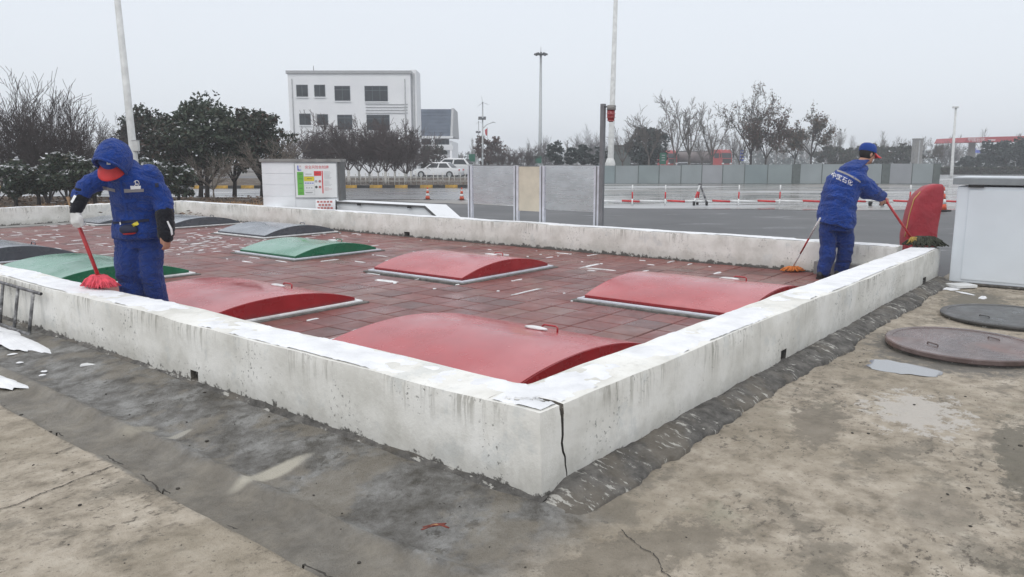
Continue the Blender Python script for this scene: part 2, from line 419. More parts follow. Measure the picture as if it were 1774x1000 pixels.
    # far fence
    for i, q in enumerate([(.25, .295, .3), (.28, .315, .325), (.235, .285, .295), (.31, .325, .345)]):
        M['acr%d' % i] = simple('fence_sheet_%d' % i, q, .35, var=.08, scale=.6)
    M['acrpost'] = simple('fence_post_dark', (.11, .13, .125), .5)
    # buildings
    m = N('white_facade')
    m.set(col=m.ramp(m.noise(.5, 6, .6), [(.3, (.8, .81, .83)), (.7, (.88, .89, .9))]), rough=.8); M['facade'] = m.m
    m = N('window_glass'); m.set(col=m.ramp(m.noise(.9, 4), [(.3, (.012, .016, .02)), (.7, (.04, .05, .058))]), rough=.1, spec=.3); M['glass'] = m.m
    M['winframe'] = simple('window_frame_grey', (.07, .085, .1), .5)
    m = N('dark_curtain_wall'); m.set(col=m.ramp(m.noise(.6, 5, .6), [(.3, (.045, .065, .1)), (.7, (.085, .115, .16))]), rough=.3, spec=.5); M['slate'] = m.m
    M['trimgrey'] = simple('trim_grey', (.42, .43, .44), .6)
    M['canopyred'] = simple('canopy_red', (.42, .04, .05), .5)
    M['conc'] = simple('bare_concrete', (.27, .265, .255), .85, var=.15, scale=4, bump=.3)
    M['polewhite'] = simple('white_lamp_post', (.62, .63, .62), .5, var=.12, scale=4)
    M['polegalv'] = simple('galvanised_post', (.42, .44, .45), .45, .3)
    M['solar'] = simple('solar_panel_dark', (.04, .045, .05), .3)
    M['flag'] = simple('red_flag', (.5, .03, .04), .7)
    M['kerby'] = simple('kerb_yellow', (.5, .3, .05), .7, var=.3, scale=3)
    M['kerbk'] = simple('kerb_black', (.035, .035, .035), .8, var=.3, scale=3)
    M['carwhite'] = simple('car_white', (.74, .75, .76), .25, var=.03, coat=.5)
    M['carsilver'] = simple('car_silver', (.42, .44, .46), .3, .5, var=.03)
    M['truckred'] = simple('truck_red', (.4, .035, .035), .4, var=.1, scale=2)
    M['trucktank'] = simple('tank_brown_grey', (.13, .1, .095), .5, var=.2, scale=1)
    M['signpost_green'] = simple('green_sign', (.01, .13, .08), .5)
    M['whitewash'] = simple('whitewashed_bark', (.58, .57, .54), .9, var=.2, scale=9)
    # bark and leaves
    def bark(name, c0):
        m = N(name)
        m.set(col=m.ramp(m.noise(4, 5, .6, m.pos()), [(.3, tuple(q * .65 for q in c0)), (.7, tuple(q * 1.3 for q in c0))]), rough=.9); return m.m
    M['bark'] = bark('bare_bark', (.07, .057, .056))
    M['barkgrey'] = bark('grey_bark', (.12, .105, .095))
    M['barkdark'] = bark('dark_bark', (.04, .033, .03))
    M['barkbrown'] = bark('brown_bark', (.085, .066, .064))
    M['barkpale'] = bark('pale_bark', (.17, .145, .12))
    def leaf(name, stops):
        m = N(name)
        r_ = m.n('ShaderNodeNewGeometry').outputs['Random Per Island']
        m.set(col=m.ramp(r_, stops), rough=.6, spec=.3); return m.m
    M['leafdark'] = leaf('dark_evergreen_leaf', [(0, (.02, .03, .02)), (.45, (.036, .05, .032)), (.75, (.065, .072, .05)), (.95, (.085, .055, .045))])
    M['leafgreen'] = leaf('green_evergreen_leaf', [(0, (.022, .038, .024)), (.5, (.044, .066, .04)), (.85, (.075, .09, .06)), (1, (.07, .055, .04))])
    M['leafred'] = leaf('rusty_leaf', [(0, (.05, .028, .024)), (.5, (.085, .045, .035)), (1, (.11, .07, .05))])
    M['leafbrown'] = leaf('brown_leaf', [(0, (.07, .045, .03)), (.5, (.12, .075, .045)), (1, (.16, .1, .06))])
    M['leafblue'] = leaf('blue_green_needle', [(0, (.02, .034, .03)), (.6, (.035, .052, .046)), (1, (.07, .09, .085))])
    M['leafsnow'] = leaf('snowy_leaf', [(0, (.5, .51, .53)), (1, (.75, .76, .78))])
    M['straw'] = leaf('dry_straw', [(0, (.22, .12, .055)), (.5, (.38, .22, .1)), (1, (.5, .33, .17))])
build_materials()

# ------------------------------------------------------------------ mesh helpers
class MB:
    def __init__(s): s.v = []; s.f = []; s.mi = []
    def add(s, vs, fs, mi=0):
        k = len(s.v); s.v += [tuple(p) for p in vs]
        s.f += [tuple(i + k for i in f) for f in fs]; s.mi += [mi] * len(fs)
        return s
    def box(s, c, d, rot=None, mi=0):
        hx, hy, hz_ = d[0] / 2, d[1] / 2, d[2] / 2
        vs = [Vector((x, y, z)) for z in (-hz_, hz_) for x, y in ((-hx, -hy), (hx, -hy), (hx, hy), (-hx, hy))]
        if rot is not None: vs = [rot @ p for p in vs]
        c = Vector(c)
        return s.add([p + c for p in vs], [(3, 2, 1, 0), (4, 5, 6, 7), (0, 1, 5, 4), (1, 2, 6, 5), (2, 3, 7, 6), (3, 0, 4, 7)], mi)
    def bx(s, x0, x1, y0, y1, z0, z1, mi=0):
        return s.box(((x0 + x1) / 2, (y0 + y1) / 2, (z0 + z1) / 2), (abs(x1 - x0), abs(y1 - y0), abs(z1 - z0)), None, mi)
    def tube(s, pts, rad, n=8, caps=True, mi=0, flat=1.0, up=None):
        pts = [Vector(p) for p in pts]
        if not isinstance(rad, (list, tuple)): rad = [rad] * len(pts)
        vs = []; fs = []; pu = None
        for i, p in enumerate(pts):
            d = (pts[min(i + 1, len(pts) - 1)] - pts[max(i - 1, 0)])
            d = d.normalized() if d.length > 1e-9 else Vector((0, 0, 1))
            if pu is None:
                ref = Vector(up) if up is not None else (Vector((0, 0, 1)) if abs(d.z) < .9 else Vector((1, 0, 0)))
            else: ref = pu
            a = (ref - d * ref.dot(d))
            a = a.normalized() if a.length > 1e-6 else d.orthogonal().normalized()
            pu = a; b = d.cross(a)
            for k in range(n):
                t = 2 * math.pi * k / n
                vs.append(p + a * (math.cos(t) * rad[i] * flat) + b * (math.sin(t) * rad[i]))
        for i in range(len(pts) - 1):
            for k in range(n):
                k2 = (k + 1) % n
                fs.append((i * n + k, i * n + k2, (i + 1) * n + k2, (i + 1) * n + k))
        if caps:
            fs.append(tuple(range(n - 1, -1, -1))); m0 = (len(pts) - 1) * n; fs.append(tuple(m0 + k for k in range(n)))
        return s.add(vs, fs, mi)
    def cap(s, p0, p1, r0, r1, n=12):           # tapered capsule
        p0 = Vector(p0); p1 = Vector(p1); d = (p1 - p0).normalized()
        pts = []; rr = []
        for t in (-1, -.8, -.5, 0): pts.append(p0 + d * r0 * t); rr.append(max(r0 * math.sqrt(max(0, 1 - t * t)), r0 * .05))
        for t in (0, .5, .8, 1): pts.append(p1 + d * r1 * t); rr.append(max(r1 * math.sqrt(max(0, 1 - t * t)), r1 * .05))
        return s.tube(pts, rr, n)
    def chain(s, pts, rads, n=12):
        for i in range(len(pts) - 1): s.cap(pts[i], pts[i + 1], rads[i], rads[i + 1], n)
        return s
    def ell(s, c, r, rot=None, nu=14, nv=9, mi=0, zmin=-1.0):
        c = Vector(c); vs = []; fs = []
        for j in range(nv + 1):
            ph = -math.pi / 2 + math.pi * j / nv
            for i in range(nu):
                t = 2 * math.pi * i / nu
                p = Vector((r[0] * math.cos(ph) * math.cos(t), r[1] * math.cos(ph) * math.sin(t), r[2] * max(zmin, math.sin(ph))))
                if rot is not None: p = rot @ p
                vs.append(c + p)
        for j in range(nv):
            for i in range(nu):
                i2 = (i + 1) % nu
                fs.append((j * nu + i, j * nu + i2, (j + 1) * nu + i2, (j + 1) * nu + i))
        return s.add(vs, fs, mi)
    def loft(s, rings, n=20, caps=True, mi=0):   # rings: (centre, x axis*rx, y axis*ry)
        vs = []; fs = []
        for c, ax, ay in rings:
            c = Vector(c); ax = Vector(ax); ay = Vector(ay)
            for k in range(n):
                t = 2 * math.pi * k / n
                vs.append(c + ax * math.cos(t) + ay * math.sin(t))
        m0 = len(rings)
        for i in range(m0 - 1):
            for k in range(n):
                k2 = (k + 1) % n
                fs.append((i * n + k, i * n + k2, (i + 1) * n + k2, (i + 1) * n + k))
        if caps:
            fs.append(tuple(range(n - 1, -1, -1))); fs.append(tuple((m0 - 1) * n + k for k in range(n)))
        return s.add(vs, fs, mi)
    def lathe(s, prof, n=16, c=(0, 0, 0), mi=0):
        return s.loft([(Vector(c) + Vector((0, 0, z)), (r, 0, 0), (0, r, 0)) for r, z in prof], n, True, mi)
    def prism(s, pts, axis0, axis1, ext, off=(0, 0, 0), mi=0):   # outline in a plane, extruded along ext
        a0 = Vector(axis0); a1 = Vector(axis1); ex = Vector(ext); of = Vector(off); n = len(pts)
        vs = [of + a0 * p[0] + a1 * p[1] for p in pts]; vs += [p + ex for p in vs]
        fs = [tuple(range(n - 1, -1, -1)), tuple(range(n, 2 * n))] + [(i, (i + 1) % n, n + (i + 1) % n, n + i) for i in range(n)]
        return s.add(vs, fs, mi)
    def mesh(s, name, mats, smooth=False):
        me = bpy.data.meshes.new(name); me.from_pydata(s.v, [], s.f)
        if not isinstance(mats, (list, tuple)): mats = [mats]
        for m in mats: me.materials.append(M[m] if isinstance(m, str) else m)
        if any(s.mi): me.polygons.foreach_set('material_index', s.mi)
        if smooth: me.polygons.foreach_set('use_smooth', [True] * len(me.polygons))
        bm = bmesh.new(); bm.from_mesh(me); bmesh.ops.recalc_face_normals(bm, faces=bm.faces); bm.to_mesh(me); bm.free()
        me.update(); return me
    def build(s, name, mats, parent=None, smooth=False, bevel=0, loc=(0, 0, 0), rot=0.0, seg=2):
        o = link(name, s.mesh(name, mats, smooth), parent, loc, rot)
        if bevel:
            b = o.modifiers.new('bevel', 'BEVEL'); b.width = bevel; b.segments = seg; b.limit_method = 'ANGLE'; b.angle_limit = R(40)
        return o

def link(name, me, parent=None, loc=(0, 0, 0), rot=0.0):
    o = bpy.data.objects.new(name, me); COL.objects.link(o)
    o.location = loc; o.rotation_euler = (0, 0, rot)
    if parent is not None: o.parent = parent
    return o
def tag(o, label=None, cat=None, group=None, kind=None):
    if label: o['label'] = label
    if cat: o['category'] = cat
    if group: o['group'] = group
    if kind: o['kind'] = kind
    return o
def thing(name, label, cat, loc=(0, 0, 0), rot=0.0, group=None):
    return tag(link(name, None, None, loc, rot), label, cat, group)
def copy_tree(o, parent=None):
    c = o.copy(); COL.objects.link(c); c.parent = parent
    for ch in list(o.children): copy_tree(ch, c)
    return c
def soft(o, deg=35):
    me = o.data
    me.polygons.foreach_set('use_smooth', [True] * len(me.polygons))
    try: me.set_sharp_from_angle(angle=R(deg))
    except Exception: pass
    return o
def arr_mesh(name, V, Fq, mats, smooth=False, mi=None):
    V = np.asarray(V, np.float32); Fq = np.asarray(Fq, np.int32); k = Fq.shape[1]
    me = bpy.data.meshes.new(name)
    me.vertices.add(len(V)); me.vertices.foreach_set('co', V.ravel())
    me.loops.add(Fq.size); me.loops.foreach_set('vertex_index', Fq.ravel())
    me.polygons.add(len(Fq)); me.polygons.foreach_set('loop_start', np.arange(0, Fq.size, k, dtype=np.int32))
    me.polygons.foreach_set('loop_total', np.full(len(Fq), k, np.int32))
    if smooth: me.polygons.foreach_set('use_smooth', np.ones(len(Fq), bool))
    if not isinstance(mats, (list, tuple)): mats = [mats]
    for m in mats: me.materials.append(M[m] if isinstance(m, str) else m)
    if mi is not None: me.polygons.foreach_set('material_index', np.asarray(mi, np.int32))
    me.update(calc_edges=True); return me
def evaluated(o):
    dg = bpy.context.evaluated_depsgraph_get(); dg.update()
    return bpy.data.meshes.new_from_object(o.evaluated_get(dg))
def remeshed(mb, name, mat, vox=.02, smooth=6, disp=0.0, dscale=.16, seed=0):
    me = mb.mesh(name, mat)
    o = bpy.data.objects.new('tmp', me); COL.objects.link(o)
    r_ = o.modifiers.new('r', 'REMESH'); r_.mode = 'VOXEL'; r_.voxel_size = vox; r_.use_smooth_shade = True
    if smooth:
        s_ = o.modifiers.new('s', 'SMOOTH'); s_.iterations = smooth; s_.factor = .5
    me2 = evaluated(o)
    bpy.data.objects.remove(o)
    if disp:
        nv = len(me2.vertices)
        co = np.empty(nv * 3); me2.vertices.foreach_get('co', co); co = co.reshape(-1, 3)
        no = np.empty(nv * 3); me2.vertices.foreach_get('normal', no); no = no.reshape(-1, 3)
        a = fbm(co[:, 0] / dscale + co[:, 1] * 3 + seed, co[:, 2] / (dscale * .55) + co[:, 0] * 2.5, 3) - .5
        rid = 1 - np.abs(2 * fbm(co[:, 0] / dscale * .8 + co[:, 2] * 4 + seed + 9, co[:, 2] / (dscale * .5) + co[:, 1] * 4, 3) - 1)
        co += no * ((a * 1.0 + (rid - .75) * .9) * disp)[:, None]
        me2.vertices.foreach_set('co', co.ravel())
    me2.materials.clear(); me2.materials.append(M[mat])
    me2.polygons.foreach_set('use_smooth', [True] * len(me2.polygons)); me2.name = name; me2.update()
    return me2
def text_mesh(txt, size=1.0, mat='white', depth=0.0):
    c = bpy.data.curves.new('lettering', 'FONT'); c.body = txt; c.size = size; c.extrude = depth; c.align_x = 'CENTER'; c.align_y = 'CENTER'
    o = bpy.data.objects.new('tmp', c); COL.objects.link(o)
    me = evaluated(o); bpy.data.objects.remove(o)
    me.materials.clear(); me.materials.append(M[mat]); return me
# ================================================================== SETTING
def sheet(name, pts, z, mat, kind='structure'):
    mb = MB(); mb.add([(p[0], p[1], z) for p in pts], [tuple(range(len(pts)))])
    return tag(mb.build(name, mat), kind=kind)
sheet('ground', [(-500, -60), (500, -60), (500, 620), (-500, 620)], -.10, 'field')
# dark asphalt behind the enclosure, wet pale lot beyond it, far road
def wavy(pts, amp, n=24):
    out = []
    for i, (p, q) in enumerate(zip(pts, pts[1:] + pts[:1])):
        for k in range(n):
            t = k / n
            out.append((p[0] + (q[0] - p[0]) * t + (rnd.random() - .5) * amp, p[1] + (q[1] - p[1]) * t + (rnd.random() - .5) * amp))
    return out
sheet('road', [W(8.3, -60), W(8.3, 19.2), W(-3, 19.2), W(-3, 70), W(110, 70), W(110, -60)], -.016, 'asphalt')
lotn = wavy([(gp(600, 356)[0], 30.5), (1.0, 25.5), (9, 24.2), (30, 23.5)], .4, 12)[:36]
sheet('wet_lot', lotn + [(70, 22), (110, 70), (40, 72), (gp(1040, 300)[0], 72), (-1, 44.5), (-3.2, 31)], -.008, 'lot')
sheet('far_road', [(16, 72), (120, 60), (160, 120), (20, 125)], -.004, 'road')
sheet('left_road', [(-34, 33.5), (-2.0, 30.8), (-1.0, 44.6), (-34, 42.0)], -.006, 'road')

# ---- near yard, in wall coordinates
def axis(a, b, da, lo, hi, fine):
    xs = [lo]
    while xs[-1] < hi:
        x = xs[-1]
        st = fine if a <= x <= b else min(da, fine + .06 * min(abs(x - a), abs(x - b)))
        xs.append(x + max(st, fine))
    return np.array(xs)
us = axis(-1.9, 3.2, .4, -6.0, 12.0, .03); vs = axis(-2.2, 3.2, .4, -9.0, 14.0, .03)
UU, VV = np.meshgrid(us, vs, indexing='ij')
wob = (fbm(UU * 1.6 + 3, VV * 1.6, 4) - .5)
def sst(x, a, b):
    t = np.clip((x - a) / (b - a), 0, 1); return t * t * (3 - 2 * t)
d = -UU
ed = d + wob * .10
zap = .012 - .06 * sst(d, .0, .6) + .032 * np.exp(-((ed - .63) / .04) ** 2) - .012 * sst(ed, .66, .72)
step_ = sst(ed, .955, .975)
zap = zap * (1 - step_) + (-.004) * step_ - .02 * np.exp(-((ed - .962) / .012) ** 2)
left = sst(VV + wob * .5, -.4, .1)
z = zap * left + (-.012) * (1 - left)
rough_patch = np.exp(-((ed - .74) / .16) ** 2) * sst(fbm(UU * 2 + 8, VV * 1.3), .42, .6) * left
z = z + (fbm(UU * 9, VV * 9, 5) - .5) * (.010 + .05 * rough_patch) + (fbm(UU * 1.1, VV * 1.1, 3) - .5) * .012
z = np.where(d < -.02, np.minimum(z, -.004 + (fbm(UU * 9, VV * 9, 5) - .5) * .008), z)
# shallow old round scar
rr = np.hypot(UU - 1.25, VV + 1.3)
z = z - .012 * np.exp(-((rr - .52) / .02) ** 2) * sst(fbm(UU * 3, VV * 3), .38, .55)
V = np.stack([UU, VV, z], -1).reshape(-1, 3)
nu, nv = len(us), len(vs)
ii, jj = np.meshgrid(np.arange(nu - 1), np.arange(nv - 1), indexing='ij')
uc = (us[:-1] + us[1:])[ii] / 2; vc = (vs[:-1] + vs[1:])[jj] / 2
keep = ~((uc > .12) & (uc < 8.36) & (vc > .12)) & ~((uc > 8.5) & (vc > -.1) )
i0 = (ii * nv + jj)[keep]
Fq = np.stack([i0, i0 + nv, i0 + nv + 1, i0 + 1], -1)
yard = link('yard_pavement', arr_mesh('yard_pavement', V, Fq, 'yard', True), None, W(0, 0, 0), ANG)
tag(yard, kind='structure')
# cracks as grooved ribbons
def ribbon(path, w, name, parent, mat, z=.004, jit=.3):
    mb = MB(); vs_ = []; fs_ = []
    n = len(path)
    for i, p in enumerate(path):
        q = path[min(i + 1, n - 1)]; o_ = path[max(i - 1, 0)]
        dx, dy = q[0] - o_[0], q[1] - o_[1]; L = math.hypot(dx, dy) or 1
        ww = w * (.4 + rnd.random() * 1.0) * (1 if 0 < i < n - 1 else .15)
        zz = p[2] if len(p) > 2 else z
        vs_ += [(p[0] - dy / L * ww, p[1] + dx / L * ww, zz), (p[0] + dy / L * ww, p[1] - dx / L * ww, zz)]
        if i: fs_.append((2 * i - 2, 2 * i - 1, 2 * i + 1, 2 * i))
    mb.add(vs_, fs_); return mb.build(name, mat, parent)
def jag(p, q, n, amp):
    out = []; ox = oy = 0
    for i in range(n + 1):
        t = i / n; ox += (rnd.random() - .5) * amp; oy += (rnd.random() - .5) * amp; k = math.sin(math.pi * t) ** .5
        out.append((p[0] + (q[0] - p[0]) * t + ox * k, p[1] + (q[1] - p[1]) * t + oy * k))
    return out
M['crack'] = simple('crack_dark', (.05, .045, .038), .95)
def yz(u, v):
    i = int(np.searchsorted(us, u)) - 1; j = int(np.searchsorted(vs, v)) - 1
    return float(z[i:i + 2, j:j + 2].max())
for p, q, w_ in [((-1.75, 1.8), (-.985, 1.93), .0032), ((.02, -.40), (-.3, -.85), .0022), ((-.3, -.85), (-1.0, -1.1), .002)]:
    pts = jag(p, q, 70, .013)
    ribbon([(a, b, yz(a, b) + .0035) for a, b in pts], w_, 'crack', yard, 'crack')
# broken edge between apron and slab
pts = [(-.962 - (fbm(-.962 * 1.6 + 3, v_ * 1.6, 4) - .5) * -.10, v_) for v_ in np.arange(.1, 4.2, .02)]
for k_ in range(0, len(pts) - 24, 30): ribbon([(a + (rnd.random() - .5) * .012, b, yz(a, b) - .002) for a, b in pts[k_ + rnd.randrange(8):k_ + 12 + rnd.randrange(18)]], .0045, 'crack', yard, 'crack')

# ---- mortar fillet at the foot of the right wall
mb = MB(); n = 760; prof = [(.02, .058), (-.012, .06), (-.035, .062), (-.06, .058), (-.085, .05), (-.11, .041), (-.135, .032), (-.16, .026), (-.182, .02), (-.196, .008), (-.2, -.025)]
vs_ = []; fs_ = []; mp_ = len(prof)
for i in range(n):
    u = -.16 + i * (8.46 / (n - 1)); wdt = 1 + .55 * float(fbm(u * 1.3 + 4, 2.2, 4) - .5) + .3 * float(fbm(u * 9 + 4, 7.2, 3) - .5)
    tp = max(0.0, min(1.0, (u + .14) * 3.2))
    for k, (a, b) in enumerate(prof):
        nn = float(fbm(u * 16 + 40, k * .9, 4) - .5); n3_ = float(fbm(u * 4 + 9, k * .35, 3) - .5)
        vs_.append((u, a * wdt + nn * .012, b * tp - .035 * (1 - tp) + (nn * .02 + n3_ * .028) * (k > 0)))
    if i: fs_ += [((i - 1) * mp_ + k, (i - 1) * mp_ + k + 1, i * mp_ + k + 1, i * mp_ + k) for k in range(mp_ - 1)]
mb.add(vs_, fs_)
fil = mb.build('mortar_fillet', 'mortar', yard, True)
for v_ in fil.data.vertices: v_.co.y -= .0135 * max(0, v_.co.x)
# the matching thin smear under the near left wall
mb = MB(); vs_ = []; fs_ = []
for i in range(300):
    v = -.02 + i * .03
    for k, (a, b) in enumerate([(.03, .03), (-.012, .028), (-.05, .0)]):
        nn = float(fbm(v * 6 + 11, k * 2.1 + 5, 4) - .5)
        vs_.append((a + nn * .05 * (k == 2), v, b + nn * .04 * (k > 0)))
    if i: fs_ += [((i - 1) * 3 + k, (i - 1) * 3 + k + 1, i * 3 + k + 1, i * 3 + k) for k in range(2)]
mb.add(vs_, fs_); mb.build('mortar_smear', 'mortar', yard, True)

# ---- low walls
SH = .0135
def flare(me):                                   # the right wall opens slightly outwards
    for v_ in me.vertices: v_.co.y -= SH * max(0, v_.co.x)
    me.update()
WT, TH = .42, .33
def wall_mesh(u0, u1, v0, v1, name, cuts=(), zb=-.12, butt=''):
    st = .05
    bm = bmesh.new()
    L = [u1 - u0, v1 - v0, WT - zb]
    nn = [max(1, int(round(l / st))) for l in L]
    if max(nn) > 140:
        for k in range(3):
            if nn[k] == max(nn): nn[k] = max(60, int(L[k] / .09))
    bmesh.ops.create_cube(bm, size=1.0)
    for k in range(3):
        for t in range(1, nn[k]):
            pl = -.5 + t / nn[k]; no = [0, 0, 0]; no[k] = 1; co = [0, 0, 0]; co[k] = pl
            bmesh.ops.bisect_plane(bm, geom=bm.verts[:] + bm.edges[:] + bm.faces[:], plane_co=co, plane_no=no)
    for v in bm.verts:
        x, y, z_ = v.co
        p = [u0 + (x + .5) * L[0], v0 + (y + .5) * L[1], zb + (z_ + .5) * L[2]]
        a = float(fbm(p[0] * 2.1 + p[2] * 1.7, p[1] * 2.1 + p[2], 4) - .5)
        b = float(fbm(p[0] * 3.3 + 31, p[1] * 3.3 + p[2] * 2, 4) - .5)
        c = float(fbm(p[0] * 1.1 + 7, p[1] * 1.1, 4) - .5)
        if abs(x) > .499: p[0] += a * .03
        if abs(y) > .499: p[1] += b * .03
        if z_ > .499: p[2] += c * .03
        ay_, ax_ = abs(y) > .499, abs(x) > .499
        if butt == 'start' and y < -.499: ay_ = False; p[1] = v0
        if butt == 'corner' and y > .499 and p[0] < TH + .03: ay_ = False; p[1] = v1
        e_ = ax_ + ay_ + (z_ > .499)
        if e_ >= 2:
            k = .005 + .008 * abs(b)
            if ax_: p[0] -= math.copysign(k, x)
            if ay_: p[1] -= math.copysign(k, y)
            if z_ > .499: p[2] -= k
        v.co = p
    me = bpy.data.meshes.new(name); bm.to_mesh(me); bm.free()
    me.materials.append(M['wall'])
    o = link(name, me, None, W(0, 0, 0), ANG)
    if cuts:
        cs = []
        for cb in cuts:
            co = link('tmp', cb.mesh('tmp', 'mortar'), None, W(0, 0, 0), ANG); cs.append(co)
            b = o.modifiers.new('b', 'BOOLEAN'); b.operation = 'DIFFERENCE'; b.solver = 'EXACT'; b.object = co; b.material_mode = 'TRANSFER'
        me2 = evaluated(o); o.modifiers.clear(); o.data = me2
        for co in cs: bpy.data.objects.remove(co)
    return soft(o, 40)
# jagged crack through the corner of the right wall: face (v=0) and top
ck = [(.155, .44), (.15, .40), (.155, .36), (.158, .32), (.162, .27), (.157, .235), (.168, .19), (.185, .16), (.188, .12), (.2, .08), (.205, .04), (.207, .0)]
cb = MB()
w_ = [.014, .012, .010, .009, .009, .009, .008, .007, .006, .005, .004, .003]
out = [(u + a, z_) for (u, z_), a in zip(ck, w_)] + [(u - a, z_) for (u, z_), a in reversed(list(zip(ck, w_)))]
cb.prism(out, (1, 0, 0), (0, 0, 1), (0, .2, 0), (0, -.06, 0))
ct = MB()
tp = [(.155, -.02), (.152, .05), (.12, .09), (.11, .15), (.075, .2), (.06, .26)]
tw = [.014, .012, .010, .008, .006, .003]
out = [(u + a, v) for (u, v), a in zip(tp, tw)] + [(u - a, v) for (u, v), a in reversed(list(zip(tp, tw)))]
ct.prism(out, (1, 0, 0), (0, 1, 0), (0, 0, .1), (0, 0, .37))
h1 = MB().box((0, 2.93, .055), (.3, .10, .085))
w1 = wall_mesh(0, TH, TH, 18.9, 'low_wall', [h1], butt='start')
tag(w1, 'near white rendered low wall running from the corner towards the pipe rack', 'wall', 'walls round the tank yard')
h2 = MB().box((2.94, 0, .085), (.11, .3, .10)); h3 = MB().box((7.62, 0, .075), (.16, .3, .10))
w2 = wall_mesh(0, 8.45, 0, TH, 'low_wall', [h2, h3, cb, ct], butt='corner')
tag(w2, 'white low wall with a long vertical crack near its corner, beside the round lids', 'wall', 'walls round the tank yard')
h4 = MB().box((8.12, 9.4, .05), (.3, .16, .09))
w3 = wall_mesh(8.12, 8.45, TH + .012, 18.9, 'low_wall', [h4])
tag(w3, 'back white low wall below the metal sheet screen and signboard cabinet', 'wall', 'walls round the tank yard')
w4 = wall_mesh(TH + .012, 8.11, 18.57, 18.9, 'low_wall')
tag(w4, 'far low wall before the leafless trees, behind the hooded worker', 'wall', 'walls round the tank yard')
for o_, c_, d_ in [(w1, (.18, 2.93, .055), (.02, .12, .1)), (w2, (2.94, .18, .085), (.13, .02, .12)), (w2, (7.62, .18, .075), (.18, .02, .12))]:
    pass

# snow lying on wall tops, melted through in places
def snow_top(wall, u0, u1, v0, v1, dens, label, seed, st=.014):
    a = np.arange(u0 + .022, u1 - .02, st); b = np.arange(v0 + .022, v1 - .02, st)
    U_, V_ = np.meshgrid(a, b, indexing='ij')
    nz = fbm(U_ * 5 + seed, V_ * 5, 5) * .42 + fbm(U_ * 1.3 + seed, V_ * 1.3 + 9, 3) * .4 + fbm(U_ * 17 + seed, V_ * 17 + 3, 4) * .18
    th = dens(U_, V_)
    eu = np.minimum(np.minimum(U_ - u0, u1 - U_), np.minimum(np.where((U_ < TH + .1) & (v0 > .1), 1.0, V_ - v0), np.where(U_ < TH, 1.0, v1 - V_)))
    th = th + .10 * np.clip(1 - (eu - .02) / .05, 0, 1) * fbm(U_ * 3 + seed, V_ * 3 + 5, 3) * 1.2
    hgt = np.clip((nz - th) * .11, -.016, .007)
    vs_ = []; fs_ = []
    for w_ in wall:
        k0 = len(vs_); vs_ += [v_.co.copy() for v_ in w_.data.vertices]; fs_ += [tuple(i + k0 for i in p_.vertices) for p_ in w_.data.polygons]
    bv = BVHTree.FromPolygons(vs_, fs_)
    wz = np.empty(U_.shape); dn_ = Vector((0, 0, -1))
    for q_ in np.ndindex(U_.shape):
        h_ = bv.ray_cast(Vector((U_[q_], V_[q_], 1.0)), dn_, 1.0)[0]
        wz[q_] = h_.z if h_ is not None and h_.z > .36 else .36
    Z_ = wz + .001 + hgt + (fbm(U_ * 30, V_ * 30, 2) - .5) * .004
    nb = len(b); i_, j_ = np.meshgrid(np.arange(len(a) - 1), np.arange(nb - 1), indexing='ij')
    m_ = nz > th - .05
    k_ = m_[:-1, :-1] | m_[1:, 1:]
    i0_ = (i_ * nb + j_)[k_]
    me = arr_mesh('snow', np.stack([U_, V_, Z_], -1).reshape(-1, 3), np.stack([i0_, i0_ + nb, i0_ + nb + 1, i0_ + 1], -1), 'snow', True)
    o = link('snow', me, None, W(0, 0, 0), ANG)
    return tag(o, label, 'snow', kind='stuff')
snow_top([w1, w2], .0, TH, TH - .06, 8.4, lambda u, v: .47 + .07 * np.sin(v * 1.9 + .6) + .10 * np.abs(u - .2) - .08 * sst(v, 4.5, 5.5), 'patchy thin snow along the top of the near left low wall', 3)
o_ = snow_top([w2, w1], .0, 8.43, .0, TH, lambda u, v: .47 - .10 * np.exp(-(u / .5) ** 2) + .07 * np.exp(-((u - 1.1) / .5) ** 2) - .11 * sst(u, 3.5, 5.5) + .1 * np.abs(v - .17), 'thin snow along the top of the cracked low wall', 11); flare(o_.data); flare(w2.data)
snow_top([w3], 8.12, 8.45, TH, 18.6, lambda u, v: .38 + 0 * u, 'white snow strip on top of the back low wall', 23, .035)
snow_top([w4], .4, 8.1, 18.57, 18.9, lambda u, v: .44 + 0 * u, 'thin snow on the far low wall before the trees', 29, .045)

# ---- tile paving inside
PU, PV = .352, .347
mb = MB(); mb.bx(.25, 8.2, .25, 18.65, -.12, -.022)
floor = mb.build('tile_paving', 'grout', None, loc=W(0, 0, 0), rot=ANG); tag(floor, kind='structure')
COVERS = [  # u0,u1,v0,v1,height,colour,label
    (.78, 2.72, .95, 2.82, .20, 'red', 'nearest red arched hatch cover, tucked in the wall corner'),
    (4.33, 6.2, .82, 2.62, .20, 'red', 'red arched hatch cover beside the snowy cracked wall, nearest the capped worker'),
    (4.38, 6.2, 4.48, 6.12, .208, 'red', 'middle red arched hatch cover standing clear of the walls'),
    (.78, 2.66, 4.46, 6.2, .205, 'red', 'red arched hatch cover just beside the hooded worker'),
    (4.42, 6.05, 7.98, 9.5, .195, 'green', 'green arched hatch cover in the middle of the red tiles'),
    (.78, 2.62, 7.82, 9.7, .225, 'green', 'green arched hatch cover behind the pink mop and hooded worker'),
    (6.05, 7.75, 11.25, 12.95, .21, 'grey', 'grey arched hatch cover behind the middle green one'),
    (.78, 2.5, 11.08, 12.9, .24, 'grey', 'dark grey arched hatch cover at the left picture edge'),
    (5.95, 7.75, 14.85, 16.5, .22, 'grey', 'grey arched hatch cover near the back wall, beside the hooded worker\'s arm'),
    (5.4, 7.1, 17.05, 18.2, .16, 'grey', 'farthest low grey hatch cover against the far wall'),
]
